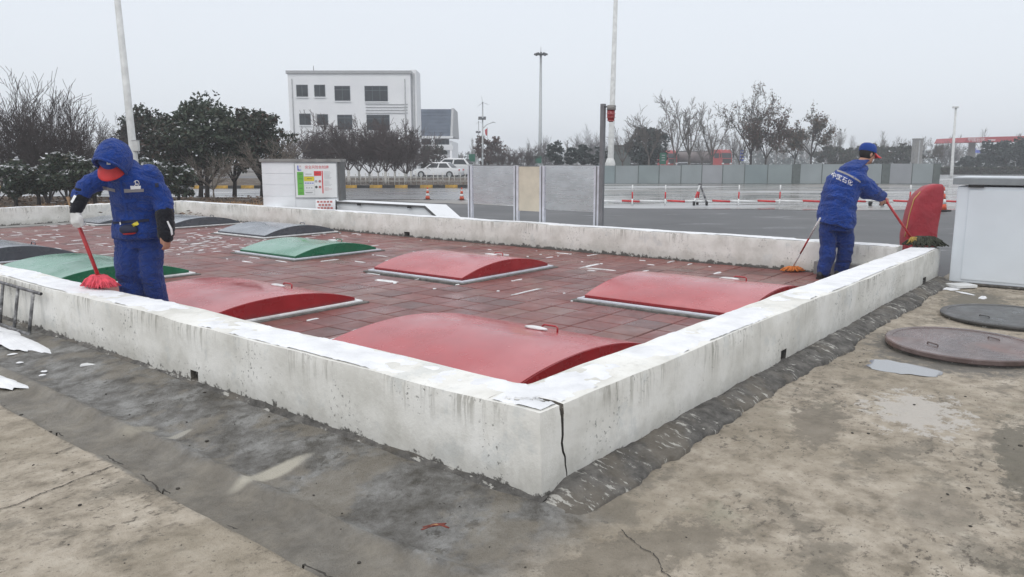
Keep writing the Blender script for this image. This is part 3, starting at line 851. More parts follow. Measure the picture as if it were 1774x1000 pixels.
def covered(u, v, m=.04):
    return any(c[0] - m < u < c[1] + m and c[2] - m < v < c[3] + m for c in COVERS)
def blocked(u, v):
    for ax, lim in ((0, TH), (1, TH)):
        a0, a1 = (CU, u) if ax == 0 else (CV, v)
        t = (lim - a0) / (a1 - a0)
        if 0 < t < 1:
            o_ = (CV + t * (v - CV)) if ax == 0 else (CU + t * (u - CU))
            if o_ > 0 and CAMH * (1 - t) < WT: return True
    return False
tiles = []
for i in range(23):
    for j in range(54):
        u, v = .36 + PU * (i + .5) - .03, .27 + PV * (j + .5) - .0
        if u > 8.05 or v > 18.0 or u < TH + .12 or v < TH + .12: continue
        if covered(u, v): continue
        tiles.append((blocked(u, v), math.hypot(u - CU, v - CV), u, v))
tiles.sort()
def tile_mb(mb, u, v, z=0.0, tx=0, ty=0, mi=0):
    hu, hv, b = PU / 2 - .0055, PV / 2 - .0055, .007
    vs_ = []
    for k, zz in ((0, -.04), (0, -b), (b, 0)):
        for sx, sy in ((-1, -1), (1, -1), (1, 1), (-1, 1)):
            x, y = sx * (hu - k), sy * (hv - k)
            vs_.append((u + x, v + y, z + zz + x * tx + y * ty))
    mb.add(vs_, [(0, 1, 5, 4), (1, 2, 6, 5), (2, 3, 7, 6), (3, 0, 4, 7), (4, 5, 9, 8), (5, 6, 10, 9), (6, 7, 11, 10), (7, 4, 8, 11), (8, 9, 10, 11)], mi)
tms = []
for k in range(5):
    mb = MB(); tile_mb(mb, 0, 0); tms.append(mb.mesh('tile', 'tile%d' % k))
rest = MB()
for q, (bl, dd, u, v) in enumerate(tiles):
    c = rnd.choices(range(5), [5, 4, 4, 1, 3])[0]
    zz = (rnd.random() - .5) * .005; tx = (rnd.random() - .5) * .012; ty = (rnd.random() - .5) * .012
    if q < 300:
        o = bpy.data.objects.new('tile', tms[c]); COL.objects.link(o); o.parent = floor
        o.location = (u, v, zz); o.rotation_euler = (tx, ty, (rnd.random() - .5) * .012)
    else: tile_mb(rest, u, v, zz, tx, ty, c)
tag(rest.build('tile_field', ['tile%d' % k for k in range(5)], floor), kind='stuff')
mb = MB(); mb.bx(TH, 8.12, 18.02, 18.57, -.05, .012)
mb.build('concrete_margin', 'conc', floor)
# concrete step by the back wall under the capped worker
mb = MB(); mb.bx(8.0, 8.11, .26, 1.33, -.02, .165)
tag(mb.build('concrete_step', 'conc', None, bevel=.008, loc=W(0, 0), rot=ANG), 'low concrete step against the back wall behind the capped worker', 'step')

# snow specks in the joints
mb = MB(); rs = random.Random(5)
def pad(mb, u, v, ru, rv, h, rot=0, n=7, z=.002):
    vs_ = []; c_, s_ = math.cos(rot), math.sin(rot)
    for rr_, zz in ((1.0, 0), (.7, h)):
        for k in range(n):
            t = 2 * math.pi * k / n; q = rr_ * (.7 + .6 * rs.random())
            x, y = math.cos(t) * ru * q, math.sin(t) * rv * q
            vs_.append((u + x * c_ - y * s_, v + x * s_ + y * c_, z + zz))
    mb.add(vs_, [(k, (k + 1) % n, n + (k + 1) % n, n + k) for k in range(n)] + [tuple(n + k for k in range(n))])
for i in range(23):
    for j in range(54):
        u, v = .36 + PU * i - .03, .27 + PV * j
        if u > 8.0 or v > 18 or u < .5 or v < .5 or covered(u, v, .12): continue
        far = float(np.clip((v - 3) / 9, 0, 1)) * .8 + .2
        den = float(fbm(u * .55 + 3, v * .45 + 2, 3))
        if rs.random() < .02 + .3 * den * den: pad(mb, u, v, .012 + .018 * rs.random(), .012 + .016 * rs.random(), .008, rs.random() * 3, 6, .001)
        if den > .5 - .16 * far and rs.random() < .36 * far + .05:
            L = PU * (.2 + .8 * rs.random()) / 2
            if rs.random() < .5: pad(mb, u + L, v, L, .006 + .012 * rs.random(), .008, (rs.random() - .5) * .1, 10, .001)
            else: pad(mb, u, v + L, .006 + .012 * rs.random(), L, .008, (rs.random() - .5) * .1, 10, .001)
for k in range(110):
    u, v = 3.6 + rs.random() * 3.2, 9.9 + rs.random() * 2.6
    if not covered(u, v, .15): pad(mb, u, v, .02 + .09 * rs.random(), .008 + .018 * rs.random(), .004, rs.random() * .6 - .3, 8, .001)
for (a, b, c, e_) in [(6.65, 3.2, .2, .02), (6.75, 4.1, .3, .03), (6.5, 3.75, .02, .25), (7.2, 2.35, .12, .03), (6.7, 2.1, .12, .035), (4.35, 3.45, .34, .013), (3.9, 5.35, .05, .2), (1.35, 3.25, .5, .03), (1.9, 3.2, .25, .02)]:
    pad(mb, a, b, c, e_, .009, .05, 12, .001)
tag(mb.build('snow', 'slush', None, True, loc=W(0, 0), rot=ANG), 'specks of melting snow in the joints of the red tiles', 'snow', kind='stuff')

# ---- arched hatch covers
def hatch(u0, u1, v0, v1, h, colr, label):
    du, dv = u1 - u0, v1 - v0
    t = thing('hatch_cover', label, 'hatch cover', W(u0, v0, 0), ANG, colr + ' hatch covers')
    mat = colr + 'cover'
    mb = MB(); g_ = .11
    mb.bx(-g_, du + g_, -g_, dv + g_, -.03, .016)
    mb.build('curb', 'curb', t, bevel=.008)
    mb = MB()                                            # pale channel frame round the foot
    f = .06; 
    for a in ((-f, du + f, -f, -.012), (-f, du + f, dv + .012, dv + f), (-f, -.012, -.012, dv + .012), (du + .012, du + f, -.012, dv + .012)):
        mb.bx(a[0], a[1], a[2], a[3], .0, .032 + .002 * rnd.random())
    mb.build('foot_frame', 'slush' if rnd.random() < .8 else 'postwhite', t, bevel=.006)
    # arched shell
    n = 28; lip = .062; rise = h - lip
    prof = []
    Rr = (du * du / 4 + rise * rise) / (2 * rise)
    for k in range(n + 1):
        x = du * k / n; zz = lip + math.sqrt(Rr * Rr - (x - du / 2) ** 2) - (Rr - rise)
        prof.append((x, zz))
    mb = MB(); ny = 14; vs_ = []; fs_ = []
    full = [(0.0, .02)] + prof + [(du, .02)]
    for j in range(ny + 1):
        y = dv * j / ny
        for k, (x, zz) in enumerate(full):
            dn = float(fbm(x * 1.3 + u0, y * 1.3 + v0, 3) - .5) * .012 if 1 < k < len(full) - 2 else 0
            vs_.append((x, y, zz + dn))
    m_ = len(full)
    for j in range(ny):
        for k in range(m_ - 1): fs_.append((j * m_ + k, j * m_ + k + 1, (j + 1) * m_ + k + 1, (j + 1) * m_ + k))
    fs_.append(tuple(range(m_))); fs_.append(tuple(ny * m_ + k for k in range(m_ - 1, -1, -1)))
    mb.add(vs_, fs_)
    sh = mb.build('shell', mat, t, bevel=.004)
    soft(sh, 30)
    # end plates, set just proud
    for y, nm in ((-.006, 'end_plate'), (dv + .006, 'end_plate')):
        mb = MB(); pl = [(0.004, .022), (du - .004, .022)] + [(x, zz - .006) for x, zz in reversed(prof[1:-1])]
        mb.prism(pl, (1, 0, 0), (0, 0, 1), (0, .004, 0), (0, y - .002, 0)); mb.build('end_plate', mat, t)
    # lifting handle
    k = int(n * .80); x, zz = prof[k]; yc = dv * .36
    mb = MB(); w2_ = .075
    pts = [(x, yc - w2_, zz - .01), (x + .004, yc - w2_, zz + .03), (x + .006, yc - w2_ * .75, zz + .042), (x + .006, yc + w2_ * .75, zz + .042), (x + .004, yc + w2_, zz + .03), (x, yc + w2_, zz - .01)]
    mb.tube(pts, .008, 8); mb.build('handle', mat, t, True)
    if colr != 'grey':
        mb = MB(); mb.ell((x - .05, yc + .1, zz + .018), (.035, .12, .016), None, 10, 6); mb.build('snow_clump', 'slush', t, True)
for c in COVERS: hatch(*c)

# ================================================================== PEOPLE AND THEIR MOPS
def place(me, name, org, parent, shift=True):
    if shift: me.transform(Matrix.Translation(-org))
    return link(name, me, parent)
def frame(f, up=(0, 0, 1)):
    f = Vector(f).normalized(); up = Vector(up); x = f.cross(up).normalized(); u = x.cross(f).normalized()
    return Matrix((x, f, u)).transposed()          # columns: right, forward, up
def bvh_of(objs):
    vs_ = []; fs_ = []
    for o, org in objs:
        k = len(vs_); vs_ += [v.co + org for v in o.data.vertices]; fs_ += [tuple(i + k for i in p.vertices) for p in o.data.polygons]
    return BVHTree.FromPolygons(vs_, fs_)
def stick(bvh, px, py, off=.005):
    o_ = Vector((0, 0, CAMH)); d_ = Vector(ray(px, py)).normalized()
    h = bvh.ray_cast(o_, d_)
    if h[0] is None: return None
    nrm = h[1] if h[1].dot(d_) < 0 else -h[1]
    return h[0] + nrm * off
def patch(bvh, quad, nx, ny, name, mat, org, parent, off=.005):
    V_ = []; F_ = []; last = None
    for j in range(ny + 1):
        for i in range(nx + 1):
            a, b = i / nx, j / ny
            p = [(quad[0][k] * (1 - a) + quad[1][k] * a) * (1 - b) + (quad[3][k] * (1 - a) + quad[2][k] * a) * b for k in (0, 1)]
            h = stick(bvh, p[0], p[1], off) or last
            last = h; V_.append(h)
    for j in range(ny):
        for i in range(nx): F_.append((j * (nx + 1) + i, j * (nx + 1) + i + 1, (j + 1) * (nx + 1) + i + 1, (j + 1) * (nx + 1) + i))
    mb = MB(); mb.add([v - org for v in V_], F_); return mb.build(name, mat, parent, True)
def print_text(bvh, me, fn, name, org, parent, off=.005):
    bm = bmesh.new(); bm.from_mesh(me); bmesh.ops.triangulate(bm, faces=bm.faces)
    last = None
    for v in bm.verts:
        px, py = fn(v.co.x, v.co.y); h = stick(bvh, px, py, off) or last
        last = h; v.co = h - org
    bm.to_mesh(me); bm.free(); return link(name, me, parent)
def hand(mb, wrist, fwd, back, side, curl=(.5, .7, .5), L=.18, spread=.1, r=.0095):
    fwd = Vector(fwd).normalized(); back = Vector(back); back = (back - fwd * back.dot(fwd)).normalized(); lat = fwd.cross(back) * side
    wrist = Vector(wrist); s_ = L / .18
    mb.loft([(wrist + fwd * (a * s_), lat * (b * s_), back * (c * s_)) for a, b, c in ((-.02, .026, .02), (.02, .032, .019), (.055, .042, .017), (.085, .043, .015), (.098, .036, .01))], 12)
    for k, (o_, ln) in enumerate(((.031, .9), (.011, 1.0), (-.010, .95), (-.029, .75))):
        p = wrist + fwd * (.088 * s_) + lat * (o_ * s_); ang = 0; d_ = (fwd + lat * spread * o_ * 20).normalized()
        pts = [p - d_ * .015]; rr_ = [r * s_ * 1.05]
        for sg, c_ in zip((.042, .027, .021), curl):
            ang += c_
            dd = d_ * math.cos(ang) - back * math.sin(ang)
            p = p + dd * sg * ln * s_; pts.append(p); rr_.append(r * s_ * (1 - .09 * len(pts)))
        mb.chain(pts, rr_, 8)
    p = wrist + fwd * (.028 * s_) + lat * (.026 * s_)
    q = p + (fwd * .7 + lat * .75 - back * .25 * (1 + curl[0])).normalized() * .038 * s_
    t_ = q + (fwd * .95 + lat * (.15 - .5 * curl[0]) - back * .5 * curl[0]).normalized() * .03 * s_
    w_ = t_ + (fwd * .9 - lat * .4 * curl[0] - back * .5 * curl[0]).normalized() * .022 * s_
    mb.chain([p, q, t_, w_], [.014 * s_, .012 * s_, .0105 * s_, .0085 * s_], 8)
def head(mb, c, Rm):
    P = lambda x, y, z: c + Rm @ Vector((x, y, z))
    mb.ell(P(0, -.012, .025), (.078, .094, .092), Rm); mb.ell(P(0, .02, -.045), (.062, .068, .075), Rm)
    mb.ell(P(0, .045, -.085), (.036, .036, .03), Rm)
    mb.loft([(P(0, .083, .022), Rm @ Vector((.009, 0, 0)), Rm @ Vector((0, .012, 0))), (P(0, .09, -.005), Rm @ Vector((.013, 0, 0)), Rm @ Vector((0, .017, 0))), (P(0, .093, -.024), Rm @ Vector((.018, 0, 0)), Rm @ Vector((0, .02, 0))), (P(0, .08, -.034), Rm @ Vector((.012, 0, 0)), Rm @ Vector((0, .01, 0)))], 10)
    for s in (-1, 1):
        mb.ell(P(.078 * s, -.01, -.008), (.01, .02, .033), Rm, 10, 7)
        mb.ell(P(.04 * s, .06, -.02), (.024, .02, .022), Rm, 10, 7)
    mb.ell(P(0, .078, .034), (.05, .014, .011), Rm, 10, 6); mb.ell(P(0, .078, -.056), (.023, .014, .010), Rm, 10, 6)
def face_bits(c, Rm, org, parent):
    P = lambda x, y, z: c + Rm @ Vector((x, y, z)) - org
    for s in (-1, 1):
        mb = MB(); mb.ell(P(.032 * s, .074, .013), (.014, .009, .008), Rm, 10, 6); e_ = mb.build('eye', 'eyewhite', parent, True)
        mb = MB(); mb.ell(P(.032 * s, .082, .013), (.006, .004, .006), Rm, 8, 6); mb.build('iris', 'eye', e_, True)
        mb = MB(); mb.tube([P(.014 * s, .091, .03), P(.034 * s, .089, .036), P(.052 * s, .076, .03)], .004, 6); mb.build('eyebrow', 'hair', parent, True)
    mb = MB(); mb.ell(P(0, .088, -.056), (.021, .007, .007), Rm, 10, 6); mb.build('lips', 'lip', parent, True)
def cap_hat(c, Rm, org, parent, kz=1.0):
    P = lambda x, y, z: c + Rm @ Vector((x, y, z)) - org
    mb = MB(); vs_ = []; fs_ = []; n = 24
    prof = [(1.0, .03), (1.03, .05), (1.0, .085), (.88, .115), (.64, .135), (.3, .145), (.03, .147)]
    for rr_, zz in prof:
        for k in range(n):
            t = 2 * math.pi * k / n; vs_.append(P(.093 * rr_ * math.cos(t), -.012 + .112 * rr_ * math.sin(t), .03 + (zz - .03) * kz))
    for j in range(len(prof) - 1):
        for k in range(n): fs_.append((j * n + k, j * n + (k + 1) % n, (j + 1) * n + (k + 1) % n, (j + 1) * n + k))
    fs_.append(tuple((len(prof) - 1) * n + k for k in range(n)))
    mb.add(vs_, fs_); crown = mb.build('cap', 'bluecap', parent, True)
    mb = MB(); vs_ = []; fs_ = []; na, nr = 14, 5
    for lay in (0, 1):
        for j in range(nr + 1):
            t = j / nr
            for i in range(na + 1):
                a = R(-66 + 132 * i / na); ext = t * (.092 - .03 * abs(math.sin(a)) ** 2)
                x = math.sin(a) * (.094 + ext * .6); y = -.012 + math.cos(a) * .106 + ext * (.35 + .75 * math.cos(a))
                vs_.append(P(x, y, .038 - .03 * t - .05 * (x / .1) ** 2 * .5 - .004 * lay))
    m_ = (nr + 1) * (na + 1)
    for lay in (0, 1):
        for j in range(nr):
            for i in range(na):
                q = lay * m_ + j * (na + 1) + i; fs_.append((q, q + 1, q + na + 2, q + na + 1))
    edge = [j * (na + 1) for j in range(nr + 1)] + [nr * (na + 1) + i for i in range(1, na + 1)] + [j * (na + 1) + na for j in range(nr - 1, -1, -1)]
    for a, b in zip(edge, edge[1:]): fs_.append((a, b, b + m_, a + m_))
    mb.add(vs_, fs_); mb.build('visor', 'visor', crown, True)
    mb = MB(); mb.ell(P(0, -.012, .03 + .117 * kz), (.009, .009, .006), None, 8, 5); mb.build('button', 'bluecap', crown, True)
    return crown
def shoe(org, toe_dir, pos, parent):
    d_ = Vector((toe_dir[0], toe_dir[1], 0)).normalized(); l_ = Vector((-d_.y, d_.x, 0)); p = Vector(pos) - org; up = Vector((0, 0, 1))
    mb = MB()
    mb.loft([(p + d_ * a + up * zc, l_ * w_, up * hh) for a, w_, zc, hh in ((-.085, .02, .04, .03), (-.07, .037, .05, .048), (-.02, .04, .055, .053), (.04, .042, .045, .042), (.1, .048, .035, .033), (.15, .045, .03, .026), (.185, .022, .024, .016))], 14)
    s_ = mb.build('shoe', 'shoe', parent, True)
    mb = MB(); mb.prism([(-.09, -.03), (-.05, -.042), (.1, -.05), (.17, -.035), (.188, 0), (.17, .035), (.1, .05), (-.05, .042), (-.09, .03)], d_, l_, (0, 0, .022), p + up * .002); mb.build('sole', 'rubber', s_)

# ---------------------------------------------------------------- hooded worker
YL = 6.72
def LP(x, y, dy=0.0): return at(x, y, YL + dy)
orgL = Vector((LP(241, 480).x, YL + .03, 0))
pl = thing('person', 'worker in blue hooded coat, red-peaked cap and black oversleeves, mopping the wall top', 'person', orgL)
hcL = LP(196, 279, -.25); RL = frame((-.2, -.47, -.86), (-.08, -1, .35))
body = MB()
head(body, hcL, RL)
body.cap(LP(204, 300, -.2), hcL, .062, .06)
X3, Y3 = Vector((1, 0, 0)), Vector((0, 1, 0))
def ringL(x, y, dy, rx, ry): return (LP(x, y, dy), X3 * rx, Y3 * ry)
body.loft([ringL(243, 410, .05, .15, .1), ringL(238, 375, .03, .13, .1), ringL(234, 330, -.07, .16, .11), ringL(222, 300, -.13, .16, .09), ringL(208, 288, -.17, .07, .06)])
armR = [LP(184, 305, -.13), LP(148, 326, -.24), LP(131, 366, -.33)]
armL = [LP(260, 307, -.07), LP(283, 350, -.05), LP(289, 402, -.10)]
body.chain(armR, [.05, .042, .03]); body.chain(armL, [.05, .042, .03])
legs = [(LP(222, 415, .03), LP(221, 470, -.02), Vector((LP(226, 480).x, YL + .06, .09))), (LP(262, 415, .06), LP(261, 470, .04), Vector((LP(262, 480).x, YL + .14, .09)))]
for lg in legs: body.chain(lg, [.075, .055, .042])
poleA = LP(117, 341, -.30); mopc = gp(173, 493, .45); poleB = mopc + Vector((0, 0, .05))
pd = (poleB - poleA).normalized()
hw = LP(131, 366, -.33)
hand(body, armL[2], (.02, -.1, -1), (.85, -.5, .05), 1, (.25, .35, .3), .175)
hpos = poleA + pd * ((hw - poleA).dot(pd) + .03)
me = remeshed(body, 'body', 'skin', .0085, 3)
bo = place(me, 'body', orgL, pl); face_bits(hcL, RL, orgL, bo)
gl = MB(); gdir = (hpos - hw); 
fw = Vector((.35, .55, -.55)); bk = Vector((-.5, -.75, .3))
hand(gl, hw + Vector((-.005, -.01, .0)), Vector((.12, -.25, -1)), Vector((-.35, -.9, .2)), -1, (.9, 1.0, .8), .2, .05, .0135)
gl.cap(hw + Vector((0, 0, .02)), hw + Vector((0, 0, -.05)), .045, .042)
place(remeshed(gl, 'glove', 'glove', .008, 2), 'glove', orgL, pl)
ja = MB()
ja.loft([ringL(241, 412, .05, .222, .165), ringL(241, 400, .05, .238, .175), ringL(239, 388, .05, .222, .165), ringL(238, 365, .03, .208, .16), ringL(236, 335, -.05, .218, .165), ringL(230, 312, -.10, .222, .155), ringL(222, 298, -.13, .185, .13), ringL(212, 288, -.17, .12, .1)])
ja.chain([LP(186, 305, -.13), LP(150, 324, -.23), LP(139, 340, -.27)], [.098, .079, .068])
ja.chain([LP(258, 306, -.08), LP(281, 345, -.05), LP(286, 372, -.06)], [.105, .09, .076])
ja.cap(LP(206, 296, -.2), LP(222, 300, -.12), .11, .12)
jme = remeshed(ja, 'coat', 'blue', .012, 4, .03, .17, 3); jk = place(jme, 'coat', orgL, pl)
tr = MB()
tr.loft([ringL(242, 396, .06, .19, .14), ringL(243, 415, .06, .205, .145), ringL(243, 428, .05, .19, .13)])
for lg in legs: tr.chain([lg[0], lg[1], lg[2]], [.112, .103, .088])
tre = remeshed(tr, 'trousers', 'bluetr', .013, 4, .022, .2, 8); trs = place(tre, 'trousers', orgL, pl)
for lg in legs: shoe(orgL, (-.15, -1), Vector((lg[2].x, lg[2].y, 0)), pl)
# hood: a thick shell of revolution about the face direction
hd = MB(); fA = RL @ Vector((0, 1, 0)); rA = RL @ Vector((1, 0, 0)); uA = RL @ Vector((0, 0, 1)); hc2 = hcL - fA * .012 + uA * .022 + Vector((.014, .0, .0))
prof = [(-.155, .03), (-.14, .075), (-.10, .112), (-.05, .132), (.02, .138), (.07, .134), (.088, .126), (.09, .117), (.08, .112), (.02, .115), (-.06, .105), (-.11, .06), (-.115, .01)]
hd.loft([(hc2 + fA * a, rA * r_, uA * r_ * 1.2) for a, r_ in prof], 32)
hood = hd.mesh('hood', 'blue', True); 
nvh = len(hood.vertices)
for v in hood.vertices:
    n_ = float(fbm(v.co.x * 9 + 4, v.co.z * 9 + v.co.y * 6, 3) - .5); v.co += (v.co - hc2).normalized() * n_ * .016
ho = place(hood, 'hood', orgL, pl)
mb = MB(); mb.tube([hc2 + fA * .088 + rA * (math.cos(t) * .123) + uA * (math.sin(t) * .123 * 1.2) - orgL for t in [2 * math.pi * k / 36 for k in range(37)]], .0135, 8, caps=False); mb.build('hood_rim', 'blue', ho, True)
hn = MB(); hn.loft([(LP(199, 290, -.17), X3 * .135, Y3 * .12), (LP(205, 302, -.17), X3 * .15, Y3 * .125), (LP(210, 312, -.15), X3 * .15, Y3 * .11)])
place(remeshed(hn, 'hood_collar', 'blue', .014, 5, .02, .1, 5), 'hood_collar', orgL, ho)
cp = cap_hat(hcL, RL, orgL, pl, .78)
bc = bvh_of([(cp, orgL)])
# white cap emblem: an upright with a foot, and a low bar
def emb_cap(parent, bvh, org, x0, y0, s_):
    mb = MB()
    for q in ([(0, 0), (2, 0), (2, 5), (0, 5)], [(2.4, 3.2), (6.5, 3.2), (6.5, 5), (2.4, 5)], [(3.2, 0), (4, 0), (4, 2), (3.2, 2)]):
        pts = [stick(bvh, x0 + a * s_, y0 + b * s_, .003) for a, b in q]
        if all(p is not None for p in pts): mb.add([p - org for p in pts], [(0, 1, 2, 3)])
    if mb.v: mb.build('emblem', 'white', parent)
emb_cap(cp, bc, orgL, 185, 280.0, 1.0)
# black oversleeves
for pts, rr_ in (([LP(142, 335, -.255), LP(136, 350, -.30), LP(131.5, 365, -.33)], [.074, .064, .05]), ([LP(285.5, 368, -.065), LP(287, 388, -.08), LP(287.5, 408, -.095)], [.08, .076, .07])):
    mb = MB(); mb.chain(pts, rr_); sv = place(remeshed(mb, 'oversleeve', 'black', .012, 3, .012, .08, 2), 'oversleeve', orgL, pl)
    b_ = bvh_of([(sv, orgL)])
    if rr_[0] < .078: patch(b_, [(129, 338), (133, 340), (126, 352), (123, 350)], 2, 5, 'sleeve_tag', 'white', orgL, sv)
    else: patch(b_, [(288.5, 384), (291, 383), (298, 397), (295, 399)], 2, 5, 'sleeve_tag', 'white', orgL, sv); patch(b_, [(294.5, 398), (298, 397), (299, 406), (296, 408)], 2, 3, 'sleeve_tag', 'white', orgL, sv)
bj = bvh_of([(jk, orgL)])
for q in ([(177, 322), (200, 327.5), (200, 333), (178, 328)], [(215, 327.5), (249, 327), (249, 332), (216, 334)]):
    patch(bj, q, 8, 2, 'reflective_tape', 'reflect', orgL, jk)
patch(bj, [(207, 313), (211, 312), (224, 380), (219, 381)], 2, 16, 'zip_placket', 'bluecap', orgL, jk, .004)
patch(bj, [(214, 346), (236, 343), (237, 349), (215, 352)], 5, 2, 'pocket_flap', 'bluecap', orgL, jk, .006)
patch(bj, [(268, 318), (274, 317), (275, 324), (269, 325)], 3, 3, 'sleeve_badge', 'navy', orgL, jk, .004)
patch(bj, [(226, 321.5), (244, 321.5), (244, 327), (227, 327.5)], 4, 2, 'name_badge', 'white', orgL, jk, .009)
mb = MB(); k0 = 0
for a in range(14):
    t0, t1 = R(-160 + a * 22), R(-160 + (a + 1) * 22)
    q = [stick(bj, 236.5 + math.cos(t) * r_, 317.5 + math.sin(t) * r_ * 1.05, .005) for t, r_ in ((t0, 5.2), (t1, 5.2), (t1, 4.2), (t0, 4.2))]
    if all(p is not None for p in q): mb.add([p - orgL for p in q], [(0, 1, 2, 3)])
for q0 in ([(234, 313), (235.4, 313), (235.4, 320), (234, 320)], [(235.4, 317.6), (239.5, 317.6), (239.5, 319.6), (235.4, 319.6)]):
    q = [stick(bj, a, b, .0055) for a, b in q0]
    if all(p is not None for p in q): mb.add([p - orgL for p in q], [(0, 1, 2, 3)])
mb.build('chest_emblem', 'white', jk)
patch(bj, [(196, 384), (258, 379), (258, 383.5), (197, 389)], 14, 2, 'belt', 'navy', orgL, jk, .008)
wp = MB(); pc = LP(223, 398, -.135) 
wp.ell(pc, (.085, .05, .048), None, 14, 8)
pk = place(remeshed(wp, 'waist_pack', 'navy', .012, 3), 'waist_pack', orgL, pl)
bw = bvh_of([(pk, orgL), (jk, orgL)])
patch(bw, [(213, 404), (236, 402.5), (236, 404.5), (214, 406.5)], 6, 1, 'zip', 'visor', orgL, pk)
patch(bw, [(227.5, 389), (238, 384), (241, 389), (231, 394)], 3, 3, 'yellow_tag', 'signyellow', orgL, pk, .008)
patch(bw, [(208, 384), (210, 383), (211, 390), (209, 391)], 1, 2, 'buckle', 'white', orgL, pk, .01)

# red mop held by the hooded worker
mo = thing('mop', 'mop with red pole and pink yarn head resting on the snowy wall', 'mop', Vector((mopc.x, mopc.y, WT)))
mo_o = Vector((mopc.x, mopc.y, WT))
mb = MB(); a1 = poleA + pd * .22; mb.tube([poleA - mo_o, a1 - mo_o], .0135, 10); mb.build('handle_end', 'wood', mo, True)
mb = MB(); mb.tube([a1 - pd * .02 - mo_o, poleB - mo_o], .016, 10); mb.build('pole', 'redpole', mo, True)
def yarn(parent, org, c, rx, ry, h, n, mat, rng, name='yarn_head', th=.009, long=1.0, rot=0.0, wild=.15):
    mb = MB(); cr, sr = math.cos(rot), math.sin(rot)
    for k in range(n):
        t = 2 * math.pi * k / n + rng.random() * .3; l = .55 + .5 * rng.random()
        ex, ey = math.cos(t) * rx * l, math.sin(t) * ry * l
        x, y = ex * cr - ey * sr, ex * sr + ey * cr
        p0 = Vector((c.x + x * .08, c.y + y * .08, c.z + h))
        p1 = Vector((c.x + x * .45, c.y + y * .45, c.z + h * (.85 + .15 * rng.random())))
        p2 = Vector((c.x + x * .8, c.y + y * .8, c.z + h * (.35 + .3 * rng.random())))
        p3 = Vector((c.x + x + (rng.random() - .5) * wild * rx, c.y + y + (rng.random() - .5) * wild * rx, c.z + th))
        mb.tube([p0 - org, p1 - org, p2 - org, p3 - org], [th * .8, th, th * 1.05, th * .6], 5)
    mb.ell(c + Vector((0, 0, h * .55)) - org, (rx * .55, ry * .55, h * .5), Matrix.Rotation(rot, 3, 'Z'), 12, 7)
    return mb.build(name, mat, parent, True)
rg = random.Random(4)
yarn(mo, mo_o, Vector((mopc.x, mopc.y, WT + .012)), .19, .115, .095, 210, 'pinkyarn', rg, rot=R(-28), th=.0085)
mb = MB(); mb.lathe([(.03, 0), (.034, .02), (.026, .045), (.018, .06)], 12, poleB - mo_o - Vector((0, 0, .02))); mb.build('socket', 'redpole', mo, True)

# ---------------------------------------------------------------- capped worker, seen from behind
YR = 9.76
def RP(x, y, dy=0.0): return at(x, y, YR + dy)
orgR = Vector((RP(1447, 475).x, YR, 0))
pr = thing('person', 'worker in blue coat lettered across the back and red-peaked blue cap, bending over a mop', 'person', orgR)
FR = Vector((.82, .57, 0)).normalized(); SR = Vector((FR.y, -FR.x, 0))      # facing, his right side
hcR = RP(1503, 268, .05); RR = frame((.92, .27, -.24), (.15, .1, 1))
def ringR(x, y, dy, rs_, rf): return (RP(x, y, dy), SR * rs_, FR * rf)
body = MB(); head(body, hcR, RR)
body.cap(RP(1490, 288, .03), hcR, .062, .058)
body.loft([ringR(1449, 388, 0, .15, .1), ringR(1454, 350, 0, .14, .1), ringR(1466, 315, 0, .17, .11), ringR(1480, 296, .02, .15, .09), ringR(1490, 286, .03, .06, .06)])
aR = [RP(1487, 310, -.13), RP(1511, 331, -.12), RP(1526, 340, .08)]
aL = [RP(1478, 305, .2), RP(1500, 335, .28), RP(1527, 343, .2)]
body.chain(aR, [.055, .043, .03]); body.chain(aL, [.055, .043, .03])
legR = [(RP(1434, 395, .05), RP(1434, 440, .03), Vector((RP(1428, 470).x, YR + .02, .1))), (RP(1461, 397, -.08), RP(1466, 435, -.06), Vector((RP(1465, 470).x, YR + .12, .1)))]
legR[1] = (RP(1463, 397, .0), RP(1465, 435, .05), Vector((RP(1465, 466).x, YR + .13, .1)))
for lg in legR: body.chain(lg, [.08, .058, .045])
ragc = W(8.3, .08, WT + .01)
mp0 = RP(1533, 345, .10); mp1 = Vector((ragc.x - .13, ragc.y + .03, WT + .10))
md = (mp1 - mp0).normalized()
hand(body, aR[2] - Vector((.03,0,0)), md * .6 + Vector((.5, .1, -.3)), Vector((.1, -.5, .9)), 1, (.8, 1.0, .8), .185)
hand(body, aL[2], Vector((.3, -.7, -.1)), Vector((.3, .1, .9)), 1, (.9, 1.0, .8), .185)
bo = place(remeshed(body, 'body', 'skin', .0095, 3), 'body', orgR, pr); face_bits(hcR, RR, orgR, bo)
mb = MB(); mb.loft([(hcR + RR @ Vector((0, -.022, zz)), RR @ Vector((a, 0, 0)), RR @ Vector((0, b, 0))) for zz, a, b in ((-.06, .058, .062), (-.03, .074, .08), (.01, .084, .092), (.05, .086, .098))], 20)
place(remeshed(mb, 'hair', 'hair', .009, 3), 'hair', orgR, pr)
mb = MB(); mb.loft([(hcR + RR @ Vector((0, .052, -.052)), RR @ Vector((.05, 0, 0)), RR @ Vector((0, 0, .034))), (hcR + RR @ Vector((0, .085, -.05)), RR @ Vector((.042, 0, 0)), RR @ Vector((0, 0, .034))), (hcR + RR @ Vector((0, .105, -.046)), RR @ Vector((.018, 0, 0)), RR @ Vector((0, 0, .02)))], 14); place(mb.mesh('face_mask', 'white', True), 'face_mask', orgR, pr)
ja = MB()
